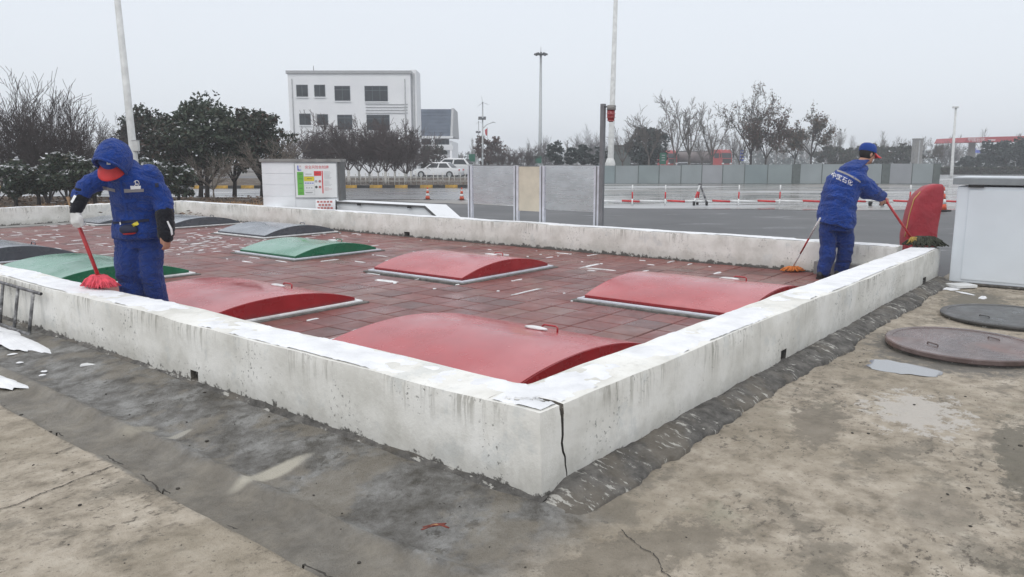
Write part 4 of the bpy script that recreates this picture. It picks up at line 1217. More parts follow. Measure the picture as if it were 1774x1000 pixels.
ja.loft([(RP(1448, 391, 0), SR * .245 + Vector((0, 0, -.035)), FR * .21 + Vector((0, 0, -.03))), (RP(1449, 378, 0), SR * .248 + Vector((0, 0, -.03)), FR * .21 + Vector((0, 0, -.02))), ringR(1452, 352, 0, .235, .195), ringR(1459, 328, 0, .245, .19), ringR(1466, 308, .0, .25, .18), ringR(1474, 294, .02, .215, .15), ringR(1482, 287, .03, .13, .11)])
ja.chain([aR[0], aR[1], RP(1526, 341, .05)], [.115, .098, .072]); ja.chain([aL[0], aL[1], RP(1520, 342, .22)], [.11, .088, .066])
jk2 = place(remeshed(ja, 'coat', 'blue', .014, 4, .032, .18, 6), 'coat', orgR, pr)
hn = MB(); hn.loft([ringR(1468, 300, -.05, .12, .05), ringR(1474, 289, -.03, .155, .095), ringR(1484, 283, .02, .13, .105), ringR(1494, 277, .045, .105, .09)])
place(remeshed(hn, 'folded_hood', 'blue', .014, 4, .02, .1, 3), 'folded_hood', orgR, pr)
tr = MB(); tr.loft([ringR(1449, 380, 0, .19, .16), ringR(1449, 400, .0, .2, .16)])
for lg in legR: tr.chain([lg[0], lg[1], lg[2]], [.116, .1, .09])
place(remeshed(tr, 'trousers', 'bluetr', .014, 4, .022, .2, 4), 'trousers', orgR, pr)
for lg in legR: shoe(orgR, (FR.x, FR.y), Vector((lg[2].x - .02, lg[2].y - .01, 0)), pr)
cp2 = cap_hat(hcR, RR, orgR, pr)
b2 = bvh_of([(jk2, orgR)])
# print across the back: four characters on a line that sinks to the right
tm = text_mesh('中国石化', 1.0)
xs_ = [v.co.x for v in tm.vertices]; ys_ = [v.co.y for v in tm.vertices]
wx, wy = max(xs_) - min(xs_), max(ys_) - min(ys_); mx, my = (max(xs_) + min(xs_)) / 2, (max(ys_) + min(ys_)) / 2
def tmap(x, y):
    a = (x - mx) / wx; b = (y - my) / wy
    return 1459 + a * 36 + b * 2.5, 310 + a * 16 - b * 9
print_text(b2, tm, tmap, 'lettering', orgR, jk2, .006)
mb = MB(); pts = []
n_ = 16
for i in range(n_ + 1):
    t = i / n_; px = 1441 + t * 50; py = 292 + 3.5 * math.sin(t * 2.2) + t * t * 19
    pts.append((stick(b2, px, py, .005), stick(b2, px - .4, py + 3.2, .005)))
pts = [p for p in pts if p[0] is not None and p[1] is not None]
mb.add([q - orgR for p in pts for q in p], [(2 * i, 2 * i + 2, 2 * i + 3, 2 * i + 1) for i in range(len(pts) - 1)])
mb.build('reflective_piping', 'reflect', jk2)

# rag mop of the capped worker
rm_o = Vector((ragc.x, ragc.y, WT))
rmop = thing('mop', 'red-poled mop with dark dirty rag strips heaped on the wall corner', 'mop', rm_o)
mb = MB(); mb.tube([mp0 - md * .06 - rm_o, mp1 - rm_o], .0155, 10); mb.build('pole', 'redpole', rmop, True)
yarn(rmop, rm_o, Vector((ragc.x + .02, ragc.y, WT + .012)), .26, .17, .12, 120, 'rag', rg, 'rag_strips', .0115, rot=R(-10), wild=.35)
yarn(rmop, rm_o, Vector((ragc.x - .12, ragc.y, WT + .03)), .09, .07, .095, 16, 'ragyellow', rg, 'yellow_strips', .010, wild=.3)
# orange mop leaning beside him
oc = gp(1374, 471, .0); om_o = Vector((oc.x, oc.y, 0))
om = thing('mop', 'orange yarn mop with thin pale red-tipped pole beside the capped worker', 'mop', om_o)
ot = RP(1421, 378, -.20); od = (Vector((oc.x, oc.y, .08)) - ot)
mb = MB(); mb.tube([ot - om_o, ot + od * .42 - om_o], .011, 8); mb.build('pole', 'barwhite', om, True)
mb = MB(); mb.tube([ot + od * .40 - om_o, ot + od * .72 - om_o], .0115, 8); mb.build('pole_sleeve', 'redpole', om, True)
mb = MB(); mb.tube([ot + od * .70 - om_o, ot + od - om_o], .0095, 8); mb.build('pole_foot', 'barwhite', om, True)
yarn(om, om_o, Vector((oc.x, oc.y, .01)), .17, .10, .06, 90, 'orangeyarn', rg, 'yarn_head', .009)

# ================================================================== NEARBY THINGS
# ---- pipe rack leaning on the near wall
pr_o = W(-.09, 6.3, 0)
rk = thing('pipe_rack', 'grey steel pipe rack with upright rungs leaning on the near wall at the left edge', 'pipe rack', pr_o, ANG)
mb = MB(); mb.tube([(.03, -.98, .375), (.02, 1.9, .40)], .0145, 10); mb.build('top_rail', 'steel', rk, True)
mb = MB(); mb.tube([(.03, -.985, .375), (.03, -.98, .375)], .011, 10); mb.build('pipe_bore', 'rubber', rk)
for k in range(8):
    y = -.84 + k * .36 + rnd.random() * .03
    mb = MB(); mb.tube([(.028, y, .37), (-.035 + .01 * rnd.random(), y + .02, .0)], [.0135, .015], 9); mb.build('rung', 'pipe', rk, True)
mb = MB(); mb.tube([(-.04, -.82, .005), (-.04, 1.9, .005)], .016, 8); mb.build('bottom_rail', 'pipe', rk, True)
# ---- snow and litter on the ground
mb = MB(); rs = random.Random(12)
def mound(mb, c, ru, rv, h, rot, n=26, rings=5):
    vs_ = []; fs_ = []; cr, sr = math.cos(rot), math.sin(rot)
    wob_ = [.55 + .85 * float(fbm(k * .55 + c[0] * 9, c[1] * 7, 4)) for k in range(n)]; wob_[-1] = (wob_[0] + wob_[-2]) / 2
    for j in range(rings + 1):
        t = j / rings
        for k in range(n):
            a = 2 * math.pi * k / n; q = (1 - t) * wob_[k]
            x, y = math.cos(a) * ru * q, math.sin(a) * rv * q
            vs_.append((c[0] + x * cr - y * sr, c[1] + x * sr + y * cr, c[2] + h * (1 - (1 - t) ** 2.2) + (rs.random() - .5) * h * .2))
    for j in range(rings):
        for k in range(n): fs_.append((j * n + k, j * n + (k + 1) % n, (j + 1) * n + (k + 1) % n, (j + 1) * n + k))
    mb.add(vs_, fs_)
mound(mb, (-.27, 5.75, -.012), .15, 1.0, .032, -.04, 60)
mound(mb, (-.78, 4.3, -.045), .10, .36, .03, .15, 40)
for k in range(46):
    v = 3.9 + rs.random() * 2.2; u = -.2 - rs.random() * .9
    mound(mb, (u, v, -.03), .008 + .022 * rs.random(), .008 + .03 * rs.random(), .008, rs.random() * 3, 12, 2)
tag(mb.build('snow', 'snow', None, True, loc=W(0, 0), rot=ANG), 'white snow heaps and crumbs on the ground below the pipe rack', 'snow', kind='stuff')
mb = MB()
for (u, v, a, b, r_) in [(7.75, -.35, .13, .10, .2), (7.5, -.55, .16, .03, .9), (7.3, -.75, .13, .04, 0)]: mound(mb, (u, v, -.006), a, b, .010, r_, 26, 3)
tag(mb.build('snow', 'snow', None, True, loc=W(0, 0), rot=ANG), 'small white slush patches at the drain hole by the white cabinet', 'snow', kind='stuff')
mb = MB(); mb.prism([(-.06, -.03), (.05, -.045), (.07, .02), (.0, .04), (-.055, .02)], (1, 0, 0), (0, 1, 0), (0, 0, .018))
o_ = mb.build('mortar_chip', 'barwhite', None, bevel=.003, loc=gp(155, 634, -.02), rot=.4); tag(o_, 'flat white chip of render lying on the damp apron below the near wall', 'render chip')
mb = MB(); mb.prism([(-.15, -.1), (.13, -.12), (.16, .08), (-.12, .11)], (1, 0, 0), (0, 1, 0), (0, 0, .035))
o_ = mb.build('loose_slab', 'barwhite', None, bevel=.004, loc=gp(1664, 497, 0), rot=.3); tag(o_, 'small pale slab lying on the ground before the white cabinet', 'slab')
mb = MB(); rs = random.Random(31)
for k in range(420):
    u, v = rs.uniform(-1.9, 3.5), rs.uniform(-2.2, 3.6)
    if u > 0 and v > -.02: continue
    s_ = .002 + .006 * rs.random() ** 4
    mb.ell((u, v, yz(u, v) + s_ * .3), (s_ * (1 + rs.random()), s_ * (1 + rs.random()), s_ * .7), Matrix.Rotation(rs.random() * 3, 3, 'Z'), 5, 3)
tag(mb.build('grit', 'crack', None, loc=W(0, 0), rot=ANG), 'dark grit scattered over the concrete yard', 'grit', kind='stuff')
c0 = gp(757, 915, -.01)
rg_ = thing('litter', 'scrap of red rag and straw on the damp ground before the wall corner', 'litter', c0)
for k in range(5):
    mb = MB(); a = rs.random() * 2 - .6; L_ = .03 + .03 * rs.random(); x, y = (rs.random() - .5) * .05, (rs.random() - .5) * .03
    mb.tube([(x - L_ * math.cos(a), y - L_ * math.sin(a), .004), (x, y, .010 + .01 * rs.random()), (x + L_ * math.cos(a), y + L_ * math.sin(a), .006)], .0045, 6, flat=.5); mb.build('scrap', 'scrapred' if k < 4 else 'straw', rg_, True)
# ---- puddle and round lids
mb = MB(); n = 40
pts = []
for k in range(n):
    a = 2 * math.pi * k / n; q = .8 + .7 * float(fbm(math.cos(a) * 2 + 5, math.sin(a) * 2 + 3, 3))
    pts.append((math.cos(a) * .16 * q, math.sin(a) * .22 * q, 0))
mb.add(pts, [tuple(range(n))]); tag(mb.build('puddle', 'puddle', None, loc=W(3.5, -.72, -.0075), rot=ANG), 'small pale puddle beside the nearer round lid', 'puddle')
def lid(c, r_, h, mat, label, tilt=0.0):
    t = thing('manhole_cover', label, 'manhole cover', c)
    mb = MB(); mb.lathe([(r_ * .985, 0), (r_, .008), (r_, h - .008), (r_ * .985, h), (r_ * .9, h + .002), (r_ * .89, h - .004), (r_ * .3, h + .004), (.01, h + .006)], 72)
    o = mb.build('plate', mat, t, True); soft(o, 40)
    mb = MB(); mb.lathe([(r_ * .96, -.03), (r_ * .96, .002)], 60); mb.build('seat_ring', 'mortar', t)
    for s in (-1, 1):
        mb = MB(); mb.tube([(s * r_ * .55, -.05, h), (s * r_ * .55, -.05, h + .012), (s * r_ * .55, .05, h + .012), (s * r_ * .55, .05, h)], .006, 6); mb.build('lift_bar', mat, t, True)
    t.rotation_euler = (tilt, 0, .3)
lid(Vector((3.66, 6.02, .012)), .575, .045, 'lid', 'round rusty brown steel lid nearer the camera, beside the puddle', R(.6))
lid(Vector((4.82, 7.22, .008)), .60, .03, 'lid2', 'round dark grey lid behind the rusty one, nearer the white cabinet')
# ---- white cabinet
cb_o = W(8.22, -.26, 0)
cb = thing('cabinet', 'large white metal cabinet with grey overhanging lid at the end of the cracked wall', 'cabinet', cb_o, ANG)
mb = MB(); mb.bx(0, .9, -2.0, 0, .02, 1.2); mb.build('body', 'cabinet', cb, bevel=.012)
mb = MB(); mb.bx(-.012, -.001, -1.9, -.13, .06, 1.16); dr = mb.build('door', 'cabinet', cb, bevel=.003)
mb = MB(); mb.bx(-.04, .94, -2.05, .05, 1.222, 1.30); mb.build('lid', 'cabtop', cb, bevel=.006)
mb = MB(); mb.bx(-.03, .93, -2.04, .04, 1.302, 1.315); mb.build('lid_top', 'cabtop2', cb)
mb = MB(); mb.bx(-.02, .92, -2.02, .02, 0, .02); mb.build('plinth', 'mortar', cb)
mb = MB(); mb.bx(-.035, -.013, -.28, -.12, 1.19, 1.222); mb.build('latch', 'rubber', cb)
mb = MB(); mb.tube([(-.013, -1.05, .28), (-.06, -1.05, .26), (-.06, -1.05, .12), (-.013, -1.05, .1)], .014, 8); mb.build('handle', 'rubber', dr, True)
# ---- wheeled extinguisher under a red cloth
ec = at(1597, 440, 11.25); eo = Vector((ec.x, 11.25, 0))
ex = thing('covered_extinguisher', 'red cloth cover over a wheeled extinguisher behind the wall corner', 'extinguisher cover', eo)
def XZ(px, py): p = at(px, py, 11.25); return (p.x - eo.x, p.z)
ol = [XZ(*p) for p in ((1563, 410), (1566, 396), (1571, 372), (1579, 345), (1590, 332), (1604, 322), (1618, 318.5), (1628, 319), (1630, 324), (1628, 345), (1622, 378), (1618, 400), (1616, 425), (1614, 462))]
ol += [(XZ(1565, 462)[0], .01)]
ol[-2] = (ol[-2][0], .01)
dl = []
for (xa_, za_), (xb_, zb_) in zip(ol, ol[1:] + ol[:1]):
    for k in range(4): dl.append((xa_ + (xb_ - xa_) * k / 4, za_ + (zb_ - za_) * k / 4))
dl = [((dl[k - 1][0] + 2 * p_[0] + dl[(k + 1) % len(dl)][0]) / 4, (dl[k - 1][1] + 2 * p_[1] + dl[(k + 1) % len(dl)][1]) / 4) for k, p_ in enumerate(dl)]
mb = MB(); n = len(dl); cx_ = sum(p[0] for p in dl) / n; cz_ = sum(p[1] for p in dl) / n; vs_ = []; fs_ = []
lay = ((.02, -.125), (.25, -.125), (.5, -.122), (.75, -.118), (.92, -.11), (.985, -.09), (1, -.06), (1, .06), (.985, .1), (.9, .125), (.5, .135), (.02, .135))
for q, y in lay:
    for x, zz in dl:
        X_, Z_ = cx_ + (x - cx_) * q, cz_ + (zz - cz_) * q
        fold = (float(fbm(X_ * 5 + 3, Z_ * 2.2, 4)) - .5) * .05 + (float(fbm(X_ * 16 + 3, Z_ * 5, 3)) - .5) * .012
        vs_.append((X_ + fold * .15 * q, y - fold * (1 if y < 0 else -1), Z_))
for j in range(len(lay) - 1):
    for k in range(n): fs_.append((j * n + k, j * n + (k + 1) % n, (j + 1) * n + (k + 1) % n, (j + 1) * n + k))
fs_.append(tuple(range(n))); fs_.append(tuple((len(lay) - 1) * n + k for k in range(n)))
mb.add(vs_, fs_); co = mb.build('cover', 'redcloth', ex, True)
mb = MB(); mb.tube([(x - .003, -.075, zz) for x, zz in ol[:5]], .007, 6); mb.build('piping', 'gold', co, True)
for s in (-1, 1):
    mb = MB(); mb.tube([(s * .12 + .05, .1, .1), (s * .12 + .09, .1, .1)], .1, 18); mb.build('wheel', 'rubber', ex, True)
# ---- traffic cones
def cone(c, h, label, group='traffic cones'):
    t = thing('traffic_cone', label, 'traffic cone', c, 0.3, group)
    mb = MB(); mb.bx(-.26 * h, .26 * h, -.26 * h, .26 * h, 0, .06 * h); mb.build('base', 'rubber', t, bevel=.01)
    zs = [(.06, 'cone'), (.3, 'barwhite'), (.5, 'cone'), (.72, 'barwhite'), (.84, 'cone'), (1.0, None)]
    for (z0, m_), (z1, _) in zip(zs, zs[1:]):
        r_ = lambda zz: h * (.2 - .155 * zz)
        mb = MB(); mb.tube([(0, 0, z0 * h), (0, 0, z1 * h)], [r_(z0), r_(z1)], 16); mb.build('body' if m_ == 'cone' else 'reflective_band', m_, t, True)
cone(gp(741, 346, -.016), .5, 'orange and white traffic cone on the road, farther from the metal screen')
cone(gp(800, 347, -.016), .5, 'orange and white traffic cone beside the edge of the metal screen')
q = gp(1631, 366, -.006); cone(q, .74, 'red and white traffic cone showing behind the red extinguisher cover')
# ---- metal sheet screen
so = on_u(925, 8.62)
sc_ = thing('metal_screen', 'row of white posts holding stainless sheets and a cream board behind the back wall', 'screen', so, ANG)
def vs_at(px): return UV(on_u(px, 8.62))[1] - UV(so)[1]
posts = [815.5, 895, 940, 1034.5]
for px in posts:
    y = vs_at(px); mb = MB(); mb.bx(-.03, .03, y - .055, y + .055, -.016, 1.425); pp = mb.build('post', 'postwhite', sc_, bevel=.006)
    mb = MB(); mb.bx(-.034, -.031, y - .012, y + .012, .0, 1.42); mb.build('post_groove', 'postgrey', pp)
for (a, b, m_, z0, z1, nm) in ((815.5, 895, 'sheet', .70, 1.42, 'steel_sheet'), (895, 940, 'cream', .60, 1.41, 'board'), (940, 1034.5, 'sheet', .64, 1.43, 'steel_sheet')):
    ya, yb = vs_at(a), vs_at(b); mb = MB(); mb.bx(-.006, .006, min(ya, yb) + .055, max(ya, yb) - .055, z0, z1); mb.build(nm, m_, sc_)
    mb = MB(); mb.bx(-.010, .010, min(ya, yb) + .056, max(ya, yb) - .056, z1 + .001, z1 + .014); mb.build('top_edge', 'postgrey', sc_)
# ---- alarm post
ap = on_u(1042, 8.56)
al = thing('alarm_post', 'grey steel post with a red alarm lamp bracketed near its top, at the screen end', 'alarm post', ap, ANG)
ztop = hz(180, ap.y)
mb = MB(); mb.bx(-.032, .032, -.038, .038, -.016, ztop); mb.build('post', 'postgrey', al, bevel=.005)
mb = MB(); mb.tube([(0, -.16, ztop - .11), (0, -.16, ztop - .03)], [.075, .07], 14); hd_ = mb.build('lamp_head', 'conc', al, True)
mb = MB(); mb.tube([(0, -.03, ztop - .05), (0, -.24, ztop - .05)], .014, 8); mb.build('bracket', 'postgrey', al, True)
mb = MB(); mb.tube([(0, -.155, ztop - .30), (0, -.155, ztop - .27), (0, -.155, ztop - .2), (0, -.155, ztop - .11)], [.035, .055, .066, .066], 14); lm = mb.build('lamp_dome', 'alarm', al, True)
for zz in (-.16, -.22, -.275):
    mb = MB(); mb.tube([(0, -.155, ztop + zz), (0, -.155, ztop + zz - .012)], .072 if zz > -.25 else .06, 14); mb.build('guard_ring', 'rustred', lm, True)
# ---- signboard cabinet
ca = on_u(456, 9.3); cbb = on_u(590, 9.3); sY = 18.6
P0 = at(456, 340, sY); P1 = at(590, 340, sY)
sg = thing('notice_cabinet', 'white panelled cabinet with a coloured safety notice board behind the back wall', 'cabinet', Vector((P0.x, sY, 0)))
def SX(px): return at(px, 320, sY).x - P0.x
def SZ(py): return hz(py, sY)
T = SZ(281)
mb = MB(); mb.bx(0, SX(586), .0, .55, -.016, T); mb.build('body', 'panelwhite', sg, bevel=.01)
for k in range(4):
    z0 = T - (k + 1) * .272; mb = MB(); mb.bx(.0, SX(511), -.012, -.001, z0 + .004, z0 + .268); mb.build('panel', 'panelwhite', sg, bevel=.003)
mb = MB(); mb.bx(-.04, SX(590) + .02, -.05, .6, T + .001, T + .075); mb.build('lid', 'conc', sg, bevel=.006)
mb = MB(); mb.bx(SX(586) + .001, SX(590), -.02, .56, -.016, T); mb.build('edge_post', 'darkframe', sg)
x0, x1, z0, z1 = SX(513), SX(584), SZ(342), SZ(284)
nb = link('notice_board', None, sg)
mb = MB(); mb.bx(x0 - .02, x1 + .02, -.03, -.002, z0 - .02, z1 + .02); fr = mb.build('board_frame', 'trimgrey', sg, bevel=.004)
bpy.data.objects.remove(nb)
mb = MB(); mb.bx(x0, x1, -.036, -.031, z0, z1); brd = mb.build('board', 'signwhite', sg)
def area(a0, b0, a1, b1, mat, nm, lift=.0):
    mb = MB(); mb.bx(x0 + (x1 - x0) * a0, x0 + (x1 - x0) * a1, -.040 - lift, -.037 - lift, z1 - (z1 - z0) * b1, z1 - (z1 - z0) * b0); return mb.build(nm, mat, brd)
area(.045, .24, .195, .93, 'signgreen', 'green_column')
area(.21, .375, .455, .51, 'signyellow', 'yellow_cell'); area(.455, .215, .63, .355, 'signred', 'red_cell'); area(.645, .21, .67, .88, 'signred', 'red_bar')
for b in (.375, .51, .65, .79, .92): area(.2, b, .455, b + .004, 'signgrey', 'rule_line')
for a in (.2, .455): area(a, .23, a + .004, .93, 'signgrey', 'rule_line')
for k in range(5): area(.08, .30 + k * .14, .165, .312 + k * .14, 'signtext', 'text_line', .002)
area(.28, .435, .40, .45, 'signtext', 'text_line', .002); area(.25, .30, .4, .31, 'signtext', 'text_line'); area(.5, .28, .58, .29, 'signtext', 'text_line', .002)
for k in range(4): area(.225 + k * .057, .56, .268 + k * .057, .585, 'signblue', 'text_mark')
for k in range(3): area(.25 + .06 * k, .70, .285 + .06 * k, .73, 'signgrey', 'text_mark')
area(.23, .84, .41, .852, 'signtext', 'text_line'); area(.25, .865, .39, .873, 'signgrey', 'text_line')
for k, (a, b, m_) in enumerate(((.48, .49, 'signgrey'), (.57, .49, 'rustred'), (.48, .66, 'signtext'), (.57, .66, 'rustred'))):
    mb = MB(); mb.lathe([(.032, 0), (.032, .003)], 14); o_ = mb.build('pictogram', m_, brd); o_.rotation_euler = (R(90), 0, 0); o_.location = (x0 + (x1 - x0) * (a + .02), -.0365, z1 - (z1 - z0) * (b + .03))
for k in range(17):
    if k in (7, 13): continue
    area(.70, .235 + k * .034, .70 + .2 * (.45 + .5 * rnd.random()), .242 + k * .034, 'rustred' if k > 13 else 'signgrey', 'text_line')
def flat_text(txt, size, x, y, zz, mat, parent, nm='lettering'):
    me = text_mesh(txt, size, mat); o_ = link(nm, me, parent, (x, y, zz)); o_.rotation_euler = (R(90), 0, 0); return o_
flat_text('安全风险告知牌', .082, x0 + (x1 - x0) * .53, -.0395, z1 - (z1 - z0) * .105, 'signred', brd, 'title')
area(.06, .05, .085, .2, 'signblue', 'logo_upright'); area(.06, .17, .15, .2, 'signblue', 'logo_foot'); area(.1, .06, .15, .075, 'rustred', 'logo_bar'); area(.1, .12, .15, .13, 'signgrey', 'logo_bar')
# ---- folding notice and long low bin
fn_o = on_u(563, 8.78); fo = Vector((fn_o.x, fn_o.y, -.016))
ft = thing('folding_sign', 'small folding notice with faded red lettering beside the long white bin', 'folding sign', fo, .1)
zf = hz(345, fn_o.y)
mb = MB(); rt = Matrix.Rotation(R(-14), 3, 'X'); mb.box((0, 0, zf / 2), (.46, .03, zf * 1.02), rt); fb = mb.build('board', 'panelwhite', ft, bevel=.01)
mb = MB(); rt2 = Matrix.Rotation(R(16), 3, 'X'); mb.box((.02, .19, zf / 2), (.46, .03, zf * 1.0), rt2); mb.build('back_board', 'darkframe', ft, bevel=.01)
for k in range(4):
    for j in range(5 - (k % 2)):
        mb = MB(); zz = zf * .93 - k * .075; mb.box((-.15 + j * .075 + (k % 2) * .03, -.02 - (zz - zf / 2) * -.25 * -1 , zz), (.055, .006, .045), rt); mb.build('lettering', 'rustred', fb)
bo_ = at(568, 352, 16.8)
P0 = on_u(568, 9.15); P1 = on_u(776, 9.15)
bn = thing('storage_bin', 'long low white bin with dark lid edge and sloping end behind the back wall', 'bin', P0)
L_ = (P1 - P0).length; bn.rotation_euler = (0, 0, math.atan2(P1.y - P0.y, P1.x - P0.x))
zb = hz(349, P0.y); zb1 = hz(352, P1.y)
mb = MB(); mb.prism([(0, -.016), (L_, -.016), (L_, .1), (L_ * .83, zb - .03), (0, zb - .03)], (1, 0, 0), (0, 0, 1), (0, .6, 0)); mb.build('body', 'panelwhite', bn, bevel=.008)
mb = MB(); mb.prism([(-.03, zb - .028), (L_ * .83, zb - .028), (L_ + .02, .105), (L_ + .03, .14), (L_ * .836, zb + .012), (-.03, zb + .012)], (1, 0, 0), (0, 0, 1), (0, .66, 0), (0, -.03, 0)); mb.build('lid', 'panelwhite', bn)
mb = MB(); mb.prism([(-.03, zb - .03), (L_ * .83, zb - .03), (L_ + .02, .103), (L_ + .035, .145), (L_ * .838, zb + .016), (-.03, zb + .016)], (1, 0, 0), (0, 0, 1), (0, .012, 0), (0, -.044, 0)); mb.build('lid_edge', 'darkframe', bn)
for k in (.3, .72):
    mb = MB(); mb.box((L_ * k, -.052, zb - .03), (.12, .012, .05)); mb.build('clasp', 'rubber', bn)
# ---- striped barrier
bY = 26.6
b0 = at(1000, 350, bY); bro = Vector((at(1300, 350, bY).x, bY, -.008))
br = thing('barrier', 'long red and white striped rail barrier with wheeled tripods on the wet lot', 'barrier', bro)
def BX(px): return at(px, 345, bY).x - bro.x
zr = hz(347.5, bY) ; xa, xb = BX(1030), BX(1640)
x = xa; k = 0
while x < xb:
    L_ = .62 if k % 2 else .95; mb = MB(); mb.tube([(x, 0, zr), (x + L_ - .004, 0, zr - .03)], .034, 10); mb.build('white_section' if k % 2 == 0 else 'red_section', 'barwhite' if k % 2 == 0 else 'barred', br, True); x += L_; k += 1
for px in (1095, 1152, 1279, 1350, 1575):
    xx = BX(px); zt = hz(320, bY); z0_ = -.0; seg = (zt - z0_) / 3
    for j in range(3):
        mb = MB(); mb.tube([(xx, -.05, z0_ + seg * j), (xx, -.05, z0_ + seg * (j + 1) - .003)], .024, 8); mb.build('post_red' if j == 1 else 'post_white', 'barred' if j == 1 else 'barwhite', br, True)
for px in (1212, 1516):
    xx = BX(px); zt = hz(319, bY); tp = (xx, 0, zt)
    for j, (dx, dy) in enumerate(((-.22, -.12), (.22, -.12), (0, .3))):
        f_ = Vector((xx + dx, dy, .1)); t_ = Vector(tp)
        for q0, q1, m_ in ((0, .4, 'barwhite'), (.4, .75, 'barred'), (.75, 1, 'barwhite')):
            if j == 1: m_ = 'steel'
            mb = MB(); mb.tube([t_ + (f_ - t_) * q0, t_ + (f_ - t_) * (q1 - .004)], .032, 8); lg_ = mb.build('tripod_leg', m_, br, True)
        mb = MB(); mb.tube([f_ + Vector((-.03, 0, -.02)), f_ + Vector((.03, 0, -.02))], .075, 14); mb.build('castor', 'rubber', br, True)
    mb = MB(); mb.box((xx, 0, zt + .01), (.12, .1, .06)); mb.build('tripod_head', 'steel', br, bevel=.01)
# ---- long sheet fence beyond the lot
fY = 52.5
fo_ = Vector((at(1340, 318, fY).x, fY, -.008))
ff = thing('sheet_fence', 'long low grey-green sheet fence standing across the wet lot', 'fence', fo_)
def FX(px): return at(px, 300, fY).x - fo_.x
fz = hz(287, fY)
edges = [1030, 1066, 1106, 1142, 1180, 1216, 1252, 1290, 1330, 1372, 1386, 1424, 1470, 1527, 1541, 1580, 1616]
for i, (a, b) in enumerate(zip(edges, edges[1:])):
    if b - a < 20:
        mb = MB(); mb.bx(FX(a) + .02, FX(b) - .02, -.06, .06, 0, fz + .12); mb.build('pier', 'acrpost', ff); continue
    mb = MB(); mb.bx(FX(a) + .012, FX(b) - .012, -.03, .03, .03, fz + .16 * (a - 1030) / 600 + (rnd.random() - .5) * .03); mb.build('sheet', 'acr%d' % rnd.choice([0, 1, 1, 2, 3]), ff)
    mb = MB(); mb.bx(FX(a) - .035, FX(a) + .011, -.05, .05, 0, fz + .02 + .16 * (a - 1030) / 600); mb.build('post', 'acrpost', ff)
mb = MB(); mb.bx(FX(1616) + .0, FX(1628), -.06, 1.5, 0, fz + .14); mb.build('return_panel', 'acrpost', ff)
mb = MB(); mb.bx(FX(1030), FX(1616), -.055, .055, 0, .03); mb.build('bottom_rail', 'acrpost', ff)

# ================================================================== BACKGROUND
def tubes_np(segs, n=3):
    S = np.array(segs, float)                      # p0 p1 r0 r1
    p0, p1, r0, r1 = S[:, 0:3], S[:, 3:6], S[:, 6], S[:, 7]
    d_ = p1 - p0; d_ /= np.linalg.norm(d_, axis=1)[:, None] + 1e-9
    ref = np.where(np.abs(d_[:, 2:3]) < .9, [[0, 0, 1.]], [[1., 0, 0]])
    a = np.cross(d_, ref); a /= np.linalg.norm(a, axis=1)[:, None]; b = np.cross(d_, a)
    V_ = []
    for p, r_ in ((p0, r0), (p1, r1)):
        for k in range(n):
            t = 2 * math.pi * k / n; V_.append(p + (a * math.cos(t) + b * math.sin(t)) * r_[:, None])
    V_ = np.stack(V_, 1); m = len(S)
    base = np.arange(m)[:, None] * 2 * n
    F_ = np.concatenate([base + np.array([[k, (k + 1) % n, n + (k + 1) % n, n + k]]) for k in range(n)], 0)
    return V_.reshape(-1, 3), F_
def grow(rng, height, stems, spread, levels, kids, shrink, up, wig, r0, trunk=0.0, lean=0.0, rmin=.01):
    """returns trunk segments, branch segments and twig tips"""
    tr_, br_, tips = [], [], []
    def branch(p, d_, L, r_, lev):
        n = 5 if lev < 2 else 4; q = p
        for i in range(n):
            d_ = d_ + np.array([rng.gauss(0, wig), rng.gauss(0, wig), rng.gauss(0, wig * .6) + up]); d_ /= np.linalg.norm(d_)
            nq = q + d_ * (L / n); ra, rb = max(rmin, r_ * (1 - .62 * i / n)), max(rmin * .8, r_ * (1 - .62 * (i + 1) / n))
            (tr_ if lev == 0 and trunk == 0 and i < 2 else br_).append([*q, *nq, ra, rb]); q = nq
            if lev < levels and (i >= 1 or lev > 0):
                for _ in range(kids[lev] if rng.random() < .85 else max(1, kids[lev] - 1)):
                    az = rng.random() * 2 * math.pi; an = rng.uniform(.35, .85)
                    x_ = np.cross(d_, [0.3, .2, .9]); x_ /= np.linalg.norm(x_); y_ = np.cross(d_, x_)
                    nd = d_ * math.cos(an) + (x_ * math.cos(az) + y_ * math.sin(az)) * math.sin(an)
                    branch(q, nd, L * shrink * rng.uniform(.7, 1.15), rb * .55, lev + 1)
        tips.append(q)
    b = np.zeros(3)
    if trunk:
        q = b; d_ = np.array([lean, 0, 1.0])
        for i in range(5):
            nq = q + np.array([rng.gauss(0, .03) + lean * .2, rng.gauss(0, .03), 1]) * trunk / 5
            tr_.append([*q, *nq, r0 * (1.25 - .1 * i), r0 * (1.15 - .1 * i)]); q = nq
        b = q
    for s in range(stems):
        az = 2 * math.pi * (s + rng.random() * .6) / stems; sp_ = spread * rng.uniform(.5, 1.1)
        d_ = np.array([math.cos(az) * sp_, math.sin(az) * sp_, 1.0]); d_ /= np.linalg.norm(d_)
        branch(b, d_, (height - trunk) * rng.uniform(.55, .8), r0 * (.62 if stems > 1 else .9), 0)
    return tr_, br_, tips
